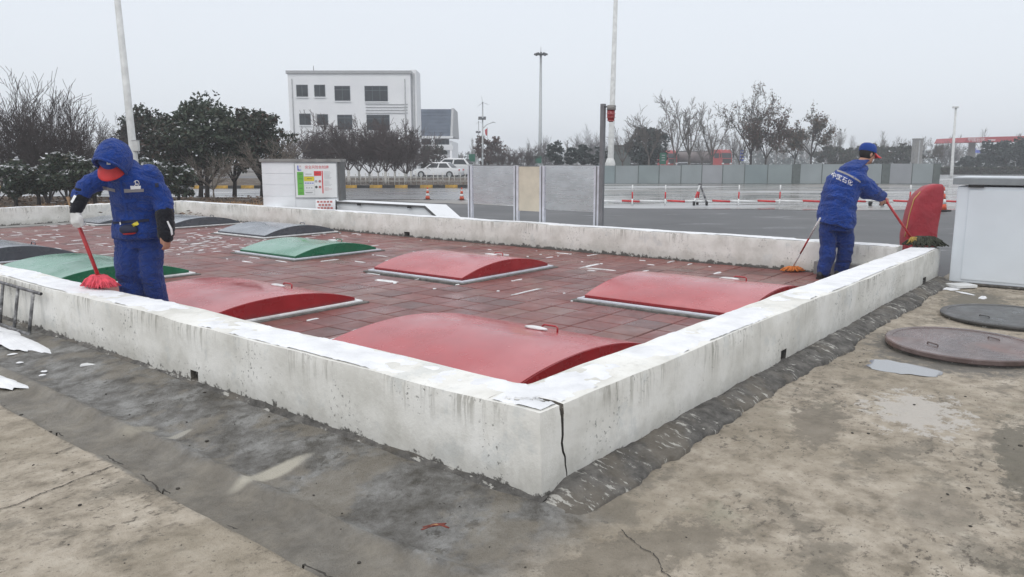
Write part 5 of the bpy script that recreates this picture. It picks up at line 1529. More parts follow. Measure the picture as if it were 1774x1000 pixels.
def leaf_quads(rng, pts, size, n, jit, flat=0.0):
    pts = np.asarray(pts, float); R_ = np.random.RandomState(rng.randrange(1 << 30))
    idx = R_.randint(0, len(pts), n); c = pts[idx] + R_.normal(0, jit, (n, 3))
    a = R_.normal(0, 1, (n, 3)); a[:, 2] *= 1 - flat; a /= np.linalg.norm(a, axis=1)[:, None]
    t = R_.normal(0, 1, (n, 3)); t[:, 2] *= 1 - flat; b = np.cross(a, t); b = np.cross(a, b); b /= np.linalg.norm(b, axis=1)[:, None] + 1e-9
    s_ = size * R_.uniform(.55, 1.25, (n, 1))
    V_ = np.stack([c - a * s_, c - b * s_ * .5, c + a * s_, c + b * s_ * .5], 1).reshape(-1, 3)
    return V_, np.arange(n * 4).reshape(-1, 4)
def crown_points(rng, rx, ry, rz, cz, clumps, per, cr, hollow=.45):
    """points in uneven clumps spread through an ellipsoid"""
    R_ = np.random.RandomState(rng.randrange(1 << 30)); out = []; up = []
    for k in range(clumps):
        while True:
            p = R_.uniform(-1, 1, 3)
            if hollow < np.linalg.norm(p) < 1: break
        c = p * [rx, ry, rz] * R_.uniform(.8, 1.08); q = R_.normal(0, 1, (per, 3)); q /= np.linalg.norm(q, axis=1)[:, None]
        q *= cr * R_.uniform(.6, 1.15) * R_.uniform(.4, 1, (per, 1)) * [1.15, 1.15, .7]
        out.append(c + q + [0, 0, cz]); m_ = q[:, 2] > cr * .28; up.append((c + q + [0, 0, cz + .04])[m_])
    return np.concatenate(out), np.concatenate(up)
TREE = {}
def proto(key, seed, bark, whitewash=None, n=3, leaves=None, **k):
    rng = random.Random(seed); tr_, br_, tips = grow(rng, **k)
    V_, F_ = tubes_np(tr_, 8); tm_ = arr_mesh('trunk', V_, F_, bark, True)
    V_, F_ = tubes_np(br_, n); bm_ = arr_mesh('crown', V_, F_, bark)
    lf = []
    for (mat, size, cnt, jit) in leaves or []:
        V_, F_ = leaf_quads(rng, tips, size, cnt, jit); lf.append(arr_mesh('leaves', V_, F_, mat))
    H = max(s[5] for s in br_)
    TREE[key] = (tm_, bm_, lf, H, whitewash, k.get('r0', .1))
def tree(key, px, Y, top_y, label, group, name='bare_tree', cat='tree', base_z=0.0, wide=1.0, rz=None):
    tm_, bm_, lf, H, ww, r0 = TREE[key]
    p = at(px, 300, Y); h = hz(top_y, Y) - base_z; s_ = h / H
    t = thing(name, label, cat, Vector((p.x, Y, base_z)), rnd.random() * 6.28 if rz is None else rz, group)
    t.scale = (s_ * wide, s_ * wide, s_)
    link('trunk', tm_, t); c = link('crown', bm_, t)
    for l in lf: link('leaves', l, c)
    if ww:
        mb = MB(); mb.tube([(0, 0, 0), (0, 0, .35), (.0, 0, ww)], [r0 * 1.5, r0 * 1.35, r0 * 1.2], 9); mb.build('whitewash', 'whitewash', t, True)
    return t
proto('vaseA', 1, 'bark', height=5.0, stems=7, spread=.5, levels=3, kids=[2, 2, 1], shrink=.54, up=.09, wig=.085, r0=.075, rmin=.0105)
proto('vaseB', 2, 'bark', height=5.0, stems=6, spread=.62, levels=3, kids=[2, 2, 1], shrink=.5, up=.085, wig=.1, r0=.07, rmin=.0105)
proto('vaseC', 3, 'bark', height=5.0, stems=8, spread=.75, levels=3, kids=[2, 2, 1], shrink=.48, up=.06, wig=.09, r0=.065, rmin=.0105)
proto('bushA', 4, 'barkbrown', whitewash=.9, height=4.2, stems=6, spread=.95, levels=3, kids=[2, 2, 1], shrink=.52, up=.03, wig=.12, r0=.075, trunk=.8, rmin=.014)
proto('bushB', 5, 'barkbrown', whitewash=.9, height=4.2, stems=7, spread=1.1, levels=3, kids=[2, 2, 1], shrink=.5, up=.035, wig=.13, r0=.07, trunk=.7, rmin=.014)
proto('pale', 6, 'barkpale', height=3.4, stems=7, spread=1.0, levels=2, kids=[2, 2], shrink=.5, up=.02, wig=.07, r0=.05, trunk=.9, rmin=.012)
proto('tallA', 7, 'barkgrey', height=8.5, stems=6, spread=.55, levels=3, kids=[1, 2, 1], shrink=.42, up=.05, wig=.09, r0=.15, trunk=2.3, rmin=.016)
proto('tallB', 8, 'barkgrey', height=8.0, stems=5, spread=.75, levels=3, kids=[1, 2, 1], shrink=.4, up=.05, wig=.11, r0=.14, trunk=2.1, rmin=.016)
proto('tallC', 9, 'barkgrey', height=6.0, stems=5, spread=.9, levels=2, kids=[2, 2], shrink=.5, up=.05, wig=.09, r0=.11, trunk=1.9, rmin=.016)
proto('leafyA', 10, 'barkdark', leaves=[('leafbrown', .11, 1100, .14), ('leafdark', .11, 600, .14)], height=10., stems=6, spread=.6, levels=3, kids=[1, 2, 1], shrink=.46, up=.03, wig=.12, r0=.17, trunk=2.6, rmin=.016)
proto('leafyB', 11, 'barkdark', leaves=[('leafred', .13, 3400, .2), ('leafdark', .13, 1200, .22)], height=6.5, stems=6, spread=.8, levels=3, kids=[1, 2, 1], shrink=.5, up=.0, wig=.14, r0=.12, trunk=2.0, rmin=.016)
proto('leafyC', 12, 'barkdark', leaves=[('leafbrown', .12, 1300, .16), ('leafdark', .13, 1100, .18)], height=7.0, stems=6, spread=.75, levels=3, kids=[1, 2, 1], shrink=.5, up=.03, wig=.12, r0=.12, trunk=2.2, rmin=.016)
def evergreen(px, Y, top_y, wpx, label, group, seed, mat='leafdark', bot_y=None, name='evergreen_tree', leaf=.1, clumps=60, per=95, snow=.12, trunkpx=None, base_z=0.0, cat='tree', hollow=.4, flatz=1.0):
    rng = random.Random(seed); p = at(px, 300, Y); z1 = hz(top_y, Y); z0 = hz(bot_y, Y) if bot_y else .3
    rx = wpx / 2 * Y / 1338; rz_ = (z1 - z0) / 2; cz = (z0 + z1) / 2
    pts, up_ = crown_points(rng, rx, rx * .9, rz_, cz, clumps, per, min(rx, rz_) * .34, hollow)
    t = thing(name, label, cat, Vector((p.x, Y, base_z)), 0, group)
    V_, F_ = leaf_quads(rng, pts, leaf, len(pts), .02)
    c = link('crown', arr_mesh('crown', V_, F_, mat), t)
    if snow:
        V_, F_ = leaf_quads(rng, up_, leaf * .8, int(len(up_) * snow * 3), .02, .75); tag(link('snow_cover', arr_mesh('snow_cover', V_, F_, 'leafsnow'), c), kind='stuff')
    mb = MB(); r_ = max(.05, rx * .055)
    if trunkpx is None:
        mb.tube([(0, 0, 0), (.03, 0, cz * .6), (0, .02, cz + rz_ * .4)], [r_ * 1.2, r_, r_ * .4], 8)
        for k in range(7):
            a = k * .9; mb.tube([(0, 0, max(.1, cz - rz_ * .7)), (math.cos(a) * rx * .35, math.sin(a) * rx * .35, cz), (math.cos(a) * rx * .7, math.sin(a) * rx * .7, cz + rz_ * (.1 + .3 * rng.random()))], [r_ * .6, r_ * .4, r_ * .15], 5)
    else:
        for tx in trunkpx:
            x_ = at(tx, 300, Y).x - p.x
            mb.tube([(x_, 0, 0), (x_ + .04, .03, z0 * .6), (x_ * .9, 0, z0 + .1), (x_ * .4, .05, cz + rz_ * .3)], [r_ * 1.25, r_ * 1.0, r_ * .9, r_ * .4], 8)
            for k in range(6):
                a = rng.random() * 6.28; mb.tube([(x_ + .02, .02, z0 * .55), (x_ + math.cos(a) * rx * .3, math.sin(a) * rx * .3, z0 + .15), (x_ * .5 + math.cos(a) * rx * .7, math.sin(a) * rx * .7, cz)], [r_ * .6, r_ * .45, r_ * .15], 5)
    mb.build('trunk', 'barkdark', t, True)
    return t

# ---- beds, verge, kerb
bed = [W(-12, 18.95), W(8.5, 18.95), W(8.5, 14.6), (-6.6, 20.5), (-8.0, 31.5), (-40, 34.5)]
sheet('planting_bed', bed, .035, 'soil')
sheet('verge', [(-40, 41.5), (-1.0, 44.9), (.5, 66), (-44, 66)], .09, 'soil')
kb = link('kerb', None); bpy.data.objects.remove(kb)
mb = MB(); ka, kz = Vector((-34, 41.9, 0)), Vector((-1.1, 44.75, 0)); kd = (kz - ka).normalized(); kn = Vector((-kd.y, kd.x, 0))
mb.add([ka, kz, kz + kn * .16, ka + kn * .16, ka + Vector((0, 0, .05)), kz + Vector((0, 0, .05)), kz + kn * .16 + Vector((0, 0, .05)), ka + kn * .16 + Vector((0, 0, .05))], [(0, 1, 5, 4), (4, 5, 6, 7), (2, 3, 7, 6), (1, 2, 6, 5), (3, 0, 4, 7)])
kerb = mb.build('kerb', 'conc'); tag(kerb, kind='structure')
L_ = (kz - ka).length; nk = int(L_ / .72); kms = []
for c in ('kerby', 'kerbk'):
    mb = MB(); mb.bx(.004, .716, -.02, .18, .0, .16); kms.append(mb.mesh('kerb_stone', c))
for k in range(nk):
    o = bpy.data.objects.new('kerb_stone', kms[k % 2]); COL.objects.link(o); o.parent = kerb
    o.location = ka + kd * (k * .72); o.rotation_euler = (0, 0, math.atan2(kd.y, kd.x) + (rnd.random() - .5) * .01)
# dry grass strip and leaf litter along the far wall
R_ = np.random.RandomState(8); n = 16000
uu = np.where(R_.rand(n) < .75, R_.uniform(5.6, 9.2, n), R_.uniform(-3, 9, n)); vv = 19.05 + np.abs(R_.normal(0, 1.3, n))
hf = np.arange(n) < n * .6; uu = np.where(hf, 8.55 + np.abs(R_.normal(0, .75, n)), uu); vv = np.where(hf, R_.uniform(14.9, 19.4, n), vv)
pw = np.array(O2)[None] + uu[:, None] * A2 + vv[:, None] * B2
h_ = R_.uniform(.12, .32, n); az = R_.uniform(0, 6.28, n); wd = .012
dx, dy = np.cos(az) * wd, np.sin(az) * wd; lx, ly = R_.normal(0, .1, n), R_.normal(0, .1, n)
V_ = np.stack([np.stack([pw[:, 0] - dx, pw[:, 1] - dy, np.full(n, .03)], 1), np.stack([pw[:, 0] + dx, pw[:, 1] + dy, np.full(n, .03)], 1), np.stack([pw[:, 0] + dx * .3 + lx, pw[:, 1] + dy * .3 + ly, .03 + h_], 1), np.stack([pw[:, 0] - dx * .3 + lx, pw[:, 1] - dy * .3 + ly, .03 + h_], 1)], 1).reshape(-1, 3)
tag(link('dry_grass', arr_mesh('dry_grass', V_, np.arange(4 * n).reshape(-1, 4), 'straw')), 'strip of dry straw-coloured grass behind the far wall', 'grass', kind='stuff')
n = 5000; pts = np.stack([R_.uniform(-22, -8, n), R_.uniform(19, 31, n), R_.uniform(.04, .1, n)], 1)
V_, F_ = leaf_quads(random.Random(3), pts, .07, n, .05, .7)
tag(link('leaf_litter', arr_mesh('leaf_litter', V_, F_, 'leafbrown')), 'brown fallen leaves under the leafless trees', 'leaf litter', kind='stuff')

# ---- left thicket
G1 = 'leafless trees behind the far wall'
LB = [('vaseB', -12, 26, 158, 'leafless multi-stemmed tree cut by the left picture edge'), ('vaseA', 22, 27.5, 150, 'leafless vase-shaped tree second from the left picture edge'), ('vaseA', 78, 26.5, 116, 'tallest leafless vase-shaped tree at far left'),
      ('vaseC', 112, 28, 148, 'leafless tree with fanning twigs just before the worker\'s hood, left of it'), ('vaseB', 150, 31, 186, 'low leafless tree just left of the white lamp post'), ('vaseC', 196, 34, 190, 'leafless tree straight behind the hood and lamp post'), ('vaseC', 60, 33, 190, 'leafless tree deep in the thicket behind the tallest one'), ('vaseB', 128, 35, 205, 'leafless tree deepest in the thicket above the snowy bushes')]
for k, px, Y, ty, lb in LB: tree(k, px, Y, ty, lb, G1, base_z=.03, wide=1.0)
tree('pale', 368, 28.5, 262, 'slender pale leafless tree before the evergreens', 'slender pale trees', 'slender_tree', wide=1.3)
tree('pale', 472, 30.5, 235, 'slender pale leafless tree half behind the notice cabinet', 'slender pale trees', 'slender_tree', wide=1.3)
G2 = 'broadleaf evergreens'
evergreen(262, 36, 182, 95, 'dark broadleaf evergreen farthest left, close behind the lamp post', G2, 21, bot_y=300, clumps=64, snow=.03)
evergreen(365, 32, 167, 130, 'largest dark broadleaf evergreen, dusted with snow', G2, 22, bot_y=305, clumps=90, trunkpx=(345, 356), snow=.10, mat='leafgreen')
evergreen(318, 33, 190, 95, 'dark rusty-tinged evergreen between the lamp post and the largest one', G2, 23, bot_y=300, clumps=60, snow=.10)
evergreen(440, 33, 188, 120, 'dark broadleaf evergreen nearest the white building', G2, 24, bot_y=296, clumps=80, trunkpx=(404, 452), snow=.04)
G3 = 'snow-dusted clipped bushes'
for i, (px, ty, w_, Y, lb) in enumerate([(22, 282, 56, 24.8, 'snow-dusted bush at the left picture edge'), (62, 281, 52, 25.2, 'snow-dusted bush between two leafless trunks'), (118, 269, 80, 24.6, 'biggest snow-dusted bush, left of the hooded worker'), (160, 276, 60, 25, 'snow-dusted bush touching the worker\'s shoulder outline'), (262, 282, 60, 25.5, 'snow-dusted bush right behind the hooded worker\'s shoulder'), (306, 288, 66, 26, 'low green bush below the large evergreen')]):
    evergreen(px, Y, ty, w_, lb, G3, 40 + i, 'leafgreen', 344, 'clipped_bush', .075, 46, 90, .3, base_z=.03, cat='bush', hollow=.3)
# ---- trees before the white building
G4 = 'whitewashed leafless trees'
for i, (k, px, Y, ty, lb) in enumerate([('bushA', 530, 50, 208, 'leafless whitewashed tree rising behind the notice cabinet lid'), ('bushB', 565, 52, 212, 'leafless whitewashed tree at the notice cabinet\'s edge, second from it'), ('bushA', 604, 49, 190, 'leafless whitewashed tree under the square windows'), ('bushB', 640, 51, 205, 'leafless whitewashed tree under the wide window'), ('bushA', 668, 48, 196, 'dark spreading leafless tree below the wall ribs'), ('bushB', 702, 50, 200, 'leafless whitewashed tree at the building\'s corner'), ('bushB', 590, 55, 218, 'leafless whitewashed tree set back under the square windows'), ('bushA', 712, 63, 236, 'low leafless tree nearest the nose of the white car'), ('bushB', 548, 57, 220, 'leafless whitewashed tree farthest back over the notice cabinet'), ('bushA', 622, 57, 222, 'leafless whitewashed tree filling the gap under the two right windows'), ('bushB', 655, 59, 226, 'leafless whitewashed tree deepest below the wide window'), ('bushA', 684, 56, 218, 'leafless whitewashed tree between the ribs and the building corner'), ('bushB', 704, 55, 226, 'leafless whitewashed tree just right of the building corner')]):
    tree(k, px, Y, ty, lb, G4, base_z=.09, wide=1.0)
evergreen(752, 84, 252, 62, 'low dull green shrub behind the white car', 'far shrubs', 61, 'leafdark', 296, 'shrub', .16, 34, 70, .0, cat='bush')
# whitewashed stick fence on the verge
fs = thing('stick_fence', 'low fence of thin white posts and rails on the verge by the kerb', 'fence', at(690, 320, 46.2)); fs.location.z = .09
for k in range(26):
    x = -4.2 + k * .33 + (rnd.random() - .5) * .1; mb = MB(); mb.tube([(x, 0, 0), (x + (rnd.random() - .5) * .06, 0, .55 + .25 * rnd.random())], .024, 6); mb.build('post', 'whitewash', fs, True)
for zz in (.25, .48):
    mb = MB(); mb.tube([(-4.3, .03, zz), (4.2, .03, zz)], .018, 6); mb.build('rail', 'whitewash', fs, True)

# ---- white office block
bY_ = 80.0; bx0 = at(499, 150, bY_).x; bx1 = at(711, 150, bY_).x
bo3 = thing('office_building', 'white flat-roofed office block with dark windows behind the leafless trees', 'building', Vector((bx0, bY_, 0)))
bw_, bz = bx1 - bx0, hz(128, bY_)
mb = MB(); mb.bx(0, bw_, 0, 4.2, -.1, bz); mb.build('wall', 'facade', bo3)
mb = MB(); mb.bx(-.15, bw_ + .15, -.15, 4.3, bz + .001, bz + .32); mb.build('parapet', 'trimgrey', bo3, bevel=.03)
mb = MB(); mb.bx(bw_ + .001, bw_ + .55, .5, 4.1, -.1, bz + .45); mb.build('side_pilaster', 'facade', bo3)
for k in (.12, .32): 
    mb = MB(); mb.tube([(bw_ + k, .44, 0), (bw_ + k, .44, bz + .1)], .05, 8); mb.build('downpipe', 'trimgrey', bo3, True)
def bxp(px): return at(px, 170, bY_).x - bx0
for px in (507, 702):
    mb = MB(); mb.tube([(bxp(px), -.06, 0), (bxp(px), -.06, hz(137, bY_))], .055, 8); mb.build('downpipe', 'trimgrey', bo3, True)
for y in (181, 186, 191, 196):
    mb = MB(); zz = hz(y, bY_); mb.bx(bxp(633), bxp(706), -.07, -.001, zz - .04, zz + .04); mb.build('wall_rib', 'trimgrey', bo3)
mb = MB(); mb.tube([(bxp(541), 1, bz + .3), (bxp(541), 1, bz + .9)], .03, 6); mb.build('roof_rod', 'darkframe', bo3, True)
def window(t, x0_, x1_, z0_, z1_, cols, trans=0.0, y=0.0):
    w = link('window', None, t)
    bpy.data.objects.remove(w)
    mb = MB(); mb.bx(x0_, x1_, y - .035, y - .001, z0_, z1_); w = mb.build('window', 'winframe', t)
    n_ = cols; cw = (x1_ - x0_ - .06) / n_; ztr = z1_ - (z1_ - z0_) * trans
    for k in range(n_):
        a, b = x0_ + .06 + k * cw, x0_ + (k + 1) * cw
        mb = MB(); mb.bx(a, b, y - .045, y - .036, z0_ + .06, (ztr if trans else z1_) - .06); mb.build('pane', 'glass', w)
        if trans: mb = MB(); mb.bx(a, b, y - .045, y - .036, ztr + .02, z1_ - .06); mb.build('pane', 'glass', w)
    mb = MB(); mb.bx(x0_ - .05, x1_ + .05, y - .12, y - .036, z0_ - .10, z0_ - .002); mb.build('sill', 'facade', w)
for (a, b, c, d_), n_, tr_ in [((514, 147, 534, 168), 2, 0), ((545, 147, 564, 168), 2, 0), ((580, 149, 607, 175), 2, .25), ((632, 149, 672, 176), 3, .28), ((517, 197, 537, 217), 2, 0), ((548, 198, 567, 217), 2, 0), ((583, 199, 609, 225), 2, .2), ((634, 199, 674, 226), 3, .25), ((520, 248, 540, 268), 2, 0), ((586, 250, 612, 275), 2, .2), ((636, 250, 676, 276), 3, .25)]:
    window(bo3, bxp(a), bxp(c), hz(d_, bY_), hz(b, bY_), n_, tr_)
# ---- slate-roofed hall beyond it
hY = 98.0; hx0 = at(700, 200, hY).x; hx1 = at(783, 200, hY).x
hb = thing('hall_building', 'hall with steep dark slate roof and white eaves beside the office block', 'building', Vector((hx0, hY, 0)))
hw_ = hx1 - hx0; e0 = hz(236, hY); e1 = hz(187, hY)
mb = MB(); mb.bx(.3, hw_ - .1, .3, 12, -.1, e0 - .6); mb.build('wall', 'facade', hb)
mb = MB(); mb.prism([(0, e0), (2.4, e1), (9.6, e1), (12, e0)], (0, 1, 0), (0, 0, 1), (hw_ - .25, 0, 0)); rf = mb.build('roof', 'slate', hb)
for k in range(8):
    z0_ = e0 + (e1 - e0) * (k + .06) / 8; z1_ = e0 + (e1 - e0) * (k + 1) / 8; y0_ = 2.4 * (k + .06) / 8; y1_ = 2.4 * (k + 1) / 8
    mb = MB(); mb.prism([(y0_ - .05, z0_), (y1_ - .012, z1_), (y1_ + .02, z1_), (y0_ + .02, z0_)], (0, 1, 0), (0, 0, 1), (hw_ - .4, 0, 0), (.07, 0, 0)); mb.build('tile_course', 'slate', rf)
mb = MB(); mb.prism([(-.12, e0 - .05), (2.38, e1 + .12), (9.7, e1 + .12), (12.1, e0 - .05)], (0, 1, 0), (0, 0, 1), (.28, 0, 0), (hw_ - .24, 0, 0)); mb.build('gable_edge', 'trimgrey', hb)
mb = MB(); mb.bx(-.1, hw_ + .1, -.3, .25, e0 - .28, e0 - .001); mb.build('eaves', 'facade', hb)
mb = MB(); mb.bx(-.1, hw_ + .1, -.15, .29, e0 - 1.75, e0 - 1.1); mb.build('balcony', 'facade', hb)
for a, b in ((.16, .55), (.62, .93)):
    window(hb, hw_ * a, hw_ * b, e0 - 1.05, e0 - .35, 4, 0, .3)
for k in (.58, .8, .97):
    mb = MB(); mb.tube([(hw_ * k, .0, -.1), (hw_ * k, .0, e0 - 1.76)], .16, 10); mb.build('column', 'facade', hb, True)
# ---- cars and lorries
def wheel(t, x, y, r_, wd=.2):
    mb = MB(); mb.tube([(x, y - wd / 2, r_), (x, y + wd / 2, r_)], r_, 20); w = mb.build('wheel', 'rubber', t, True); soft(w, 40)
    mb = MB(); mb.tube([(x, y - wd / 2 - .012, r_), (x, y + wd / 2 + .012, r_)], r_ * .62, 14); mb.build('rim', 'polegalv', w)
def car(loc, rot, L, H, mat, label, suv=False):
    t = thing('parked_car', label, 'car', loc, rot)
    hl = L / 2; bel = H * (.6 if not suv else .62); wd = .88
    lower = [(-hl, .25), (-hl * .99, .5 * H * .9), (-hl * .86, bel * .92), (-hl * .48, bel), (hl * .62, bel * 1.03), (hl * .95, bel * .97), (hl, .5), (hl * .98, .25)]
    mb = MB(); vs_ = []; fs_ = []; n = len(lower)
    for y, q in ((-wd, .965), (-wd * .93, 1), (wd * .93, 1), (wd, .965)): vs_ += [(x * q, y, zz if zz > .3 else zz) for x, zz in lower]
    for j in range(3):
        for k in range(n): fs_.append((j * n + k, j * n + (k + 1) % n, (j + 1) * n + (k + 1) % n, (j + 1) * n + k))
    fs_ += [tuple(range(n)), tuple(3 * n + k for k in range(n))]; mb.add(vs_, fs_); soft(mb.build('body', mat, t, bevel=.04), 50)
    back = .86 if suv else .60
    cab = [(-hl * .52, bel * .99), (-hl * .16, H * .985), (hl * .2, H), (hl * (back - .16), H * .965), (hl * (back + .1), bel * 1.02)]
    mb = MB(); vs_ = []; fs_ = []; n = len(cab)
    for y0_, y1_ in ((-wd * .95, -wd * .72), (wd * .95, wd * .72)): vs_ += [(x, y0_ if k in (0, n - 1) else y1_, zz) for k, (x, zz) in enumerate(cab)]
    fs_ = [tuple(range(n)), tuple(n + k for k in range(n))] + [(k, (k + 1) % n, n + (k + 1) % n, n + k) for k in range(n)]
    mb.add(vs_, fs_); soft(mb.build('cabin', mat, t, bevel=.05), 50)
    for s in (-1, 1):                                                  # side glass set on the sloping cabin flank
        for a, b in ((.06, .47), (.52, .94)):
            def cp(f, up_):
                xl = cab[0][0] + (cab[-1][0] - cab[0][0]) * f; xt = cab[1][0] + (cab[3][0] - cab[1][0]) * f
                x = xl + (xt - xl) * up_; zz = bel + (H * .97 - bel) * up_; yy = wd * (.95 - .23 * up_) + .014
                return (x, s * yy, zz)
            mb = MB(); q = [cp(a, .12), cp(b, .12), cp(b, .86), cp(a, .86)]; mb.add(q + [(x, y - s * .01, zz) for x, y, zz in q], [(0, 1, 2, 3), (7, 6, 5, 4), (0, 1, 5, 4), (1, 2, 6, 5), (2, 3, 7, 6), (3, 0, 4, 7)]); mb.build('side_window', 'glass', t)
    for (a, b), nm in (((0, 1), 'windscreen'), ((4, 3), 'rear_window')):
        p, q = cab[a], cab[b]; sgn = -1 if nm == 'windscreen' else 1
        mb = MB(); w0, w1 = wd * .82, wd * .62; f0 = lambda t_: (p[0] + (q[0] - p[0]) * t_ + sgn * .03, p[1] + (q[1] - p[1]) * t_ + .02)
        (xa_, za_), (xb_, zb_) = f0(.12), f0(.9); mb.add([(xa_, -w0, za_), (xa_, w0, za_), (xb_, w1, zb_), (xb_, -w1, zb_)], [(0, 1, 2, 3)]); mb.build(nm, 'glass', t)
    for s in (-1, 1):
        for x in (-hl * .62, hl * .6): wheel(t, x, s * (wd - .06), .32)
        mb = MB(); mb.box((-hl * .975, s * wd * .68, bel * .78), (.08, .34, .13)); mb.build('headlight', 'barwhite', t, bevel=.02)
        mb = MB(); mb.box((hl * .985, s * wd * .72, bel * .85), (.06, .28, .14)); mb.build('tail_light', 'barred', t, bevel=.02)
        mb = MB(); mb.box((-hl * .38, s * (wd + .07), bel * 1.06), (.12, .14, .1)); mb.build('mirror', mat, t, bevel=.02)
    return t
c_ = at(760, 300, 71.5); car(Vector((c_.x, 71.5, 0)), R(-14), 4.5, 1.46, 'carwhite', 'white saloon car parked beyond the kerb, nearest the camera of the two')
c_ = at(775, 300, 78); car(Vector((c_.x + .3, 78, 0)), R(-14), 4.8, 1.85, 'carwhite', 'taller white car parked behind the white saloon', True)
c_ = at(1183, 300, 92); car(Vector((c_.x, 92, 0)), R(70), 4.4, 1.4, 'carsilver', 'silver car between the far tree trunks')
def lorry(loc, rot, label):
    t = thing('tanker_lorry', label, 'lorry', loc, rot, 'red tanker lorries')
    mb = MB(); mb.prism([(0, .9), (0, 2.0), (.18, 2.95), (.5, 3.3), (2.1, 3.3), (2.1, .9)], (1, 0, 0), (0, 0, 1), (0, 2.4, 0), (0, -1.2, 0)); cb_ = mb.build('cab', 'truckred', t, bevel=.06)
    mb = MB(); mb.prism([(-.02, 2.02), (.13, 2.78), (.17, 2.78), (.02, 2.02)], (1, 0, 0), (0, 0, 1), (0, 2.0, 0), (0, -1.0, 0)); mb.build('windscreen', 'glass', cb_)
    for s in (-1, 1):
        mb = MB(); mb.bx(.5, 1.4, s * 1.2, s * 1.215, 2.0, 2.75); mb.build('side_window', 'glass', cb_)
        mb = MB(); mb.box((-.03, s * .85, 1.2), (.06, .4, .22)); mb.build('headlight', 'barwhite', cb_)
        mb = MB(); mb.box((-.02, s * 1.4, 2.4), (.12, .22, .6)); mb.build('mirror', 'rubber', cb_)
        mb = MB(); mb.ell((.35, s * .45, 3.3), (.08, .14, .08)); mb.build('roof_lamp', 'barwhite', cb_)
    mb = MB(); mb.box((-.03, 0, 1.55), (.05, 1.8, .7)); mb.build('grille', 'rubber', cb_)
    mb = MB(); mb.loft([((x, 0, 2.15), (0, 1.12 * q, 0), (0, 0, .95 * q)) for x, q in ((2.5, .75), (2.62, 1), (10.4, 1), (10.55, .75))], 22); soft(mb.build('tank', 'trucktank', t), 40)
    mb = MB(); mb.bx(.6, 10.6, -.5, .5, .75, 1.1); mb.build('chassis', 'rubber', t)
    for x in (.9, 3.6, 8.2, 9.4):
        for s in (-1, 1): wheel(t, x, s * 1.0, .5, .3)
    mb = MB(); mb.bx(3.2, 10.2, -.35, .35, 3.1, 3.18); mb.build('walkway', 'darkframe', t)
    return t
c_ = at(1258, 300, 118); lorry(Vector((c_.x, 118, 0)), R(122), 'red-cabbed tanker lorry, whole cab in view between far trunks')
c_ = at(1164, 300, 124); lorry(Vector((c_.x, 124, 0)), R(128), 'red-cabbed tanker lorry half hidden by the green sign box')
# ---- masts and posts
def mast(px0, py0, px1, py1, Y, r0_, r1_, name, label, cat, mat='polewhite'):
    b = at(px0, py0, Y); t_ = at(px1, py1, Y); d_ = (t_ - b) / (t_.z - b.z)
    o = b - d_ * b.z
    t = thing(name, label, cat, Vector((o.x, Y, 0)))
    top = t_ - o
    mb = MB(); mb.tube([(0, 0, 0), tuple(d_ * .1), tuple(top)], [r0_, r0_, r1_], 16); mb.build('shaft', mat, t, True)
    return t, top, d_
t, top, d_ = mast(239, 340, 196, -70, 24.5, .125, .085, 'lamp_post', 'tall white lamp post behind the hooded worker', 'lamp post')
mb = MB(); p = d_ * hz(253, 24.5); mb.box((p.x + .13, -.04, p.z), (.17, .14, .33)); bx_ = mb.build('junction_box', 'polewhite', t, bevel=.01)
mb = MB(); mb.box((p.x + .13, -.04, p.z + .172), (.2, .17, .015)); mb.build('box_lid', 'trimgrey', bx_)
mb = MB(); mb.box((0, 0, .03), (.4, .4, .06)); mb.build('base_plate', 'polegalv', t, bevel=.01)
mb = MB(); q = top; mb.tube([tuple(q), (q.x - .7, 0, q.z + .25)], .04, 8); ar = mb.build('arm', 'polewhite', t, True)
mb = MB(); mb.box((q.x - .95, 0, q.z + .28), (.6, .22, .1)); mb.build('lamp_head', 'polewhite', ar, bevel=.02)
t, top, d_ = mast(1057.5, 285, 1067.5, -25, 60, .25, .15, 'lamp_post', 'tall white lamp post rising beyond the sheet fence near the alarm post', 'lamp post')
mb = MB(); mb.tube([(0, 0, 0), (0, 0, 1.35), (0, 0, 1.75)], [.42, .40, .26], 16); mb.build('base_sleeve', 'polewhite', t, True)
mb = MB(); mb.tube([tuple(top), (top.x - .9, 0, top.z + .3)], .06, 8); ar = mb.build('arm', 'polewhite', t, True)
mb = MB(); mb.box((top.x - 1.2, 0, top.z + .33), (.8, .3, .12)); mb.build('lamp_head', 'polewhite', ar, bevel=.02)
t, top, d_ = mast(935.5, 280, 937, 94, 95, .25, .13, 'high_mast', 'tall high-mast floodlight pole against the sky', 'floodlight mast', 'polegalv')
mb = MB(); mb.lathe([(.35, -.12), (.4, 0), (.3, .1)], 16, top); mb.build('ring', 'darkframe', t, True)
for k in range(8):
    a = k * math.pi / 4; mb = MB(); c_ = top + Vector((math.cos(a) * .62, math.sin(a) * .62, .02)); mb.box(c_, (.42, .26, .2), Matrix.Rotation(a, 3, 'Z') @ Matrix.Rotation(R(20), 3, 'Y')); mb.build('floodlight', 'darkframe', t, bevel=.03)
mb = MB(); mb.tube([tuple(top), (top.x, 0, top.z + .9)], [.06, .02], 8); mb.build('lightning_rod', 'polegalv', t, True)
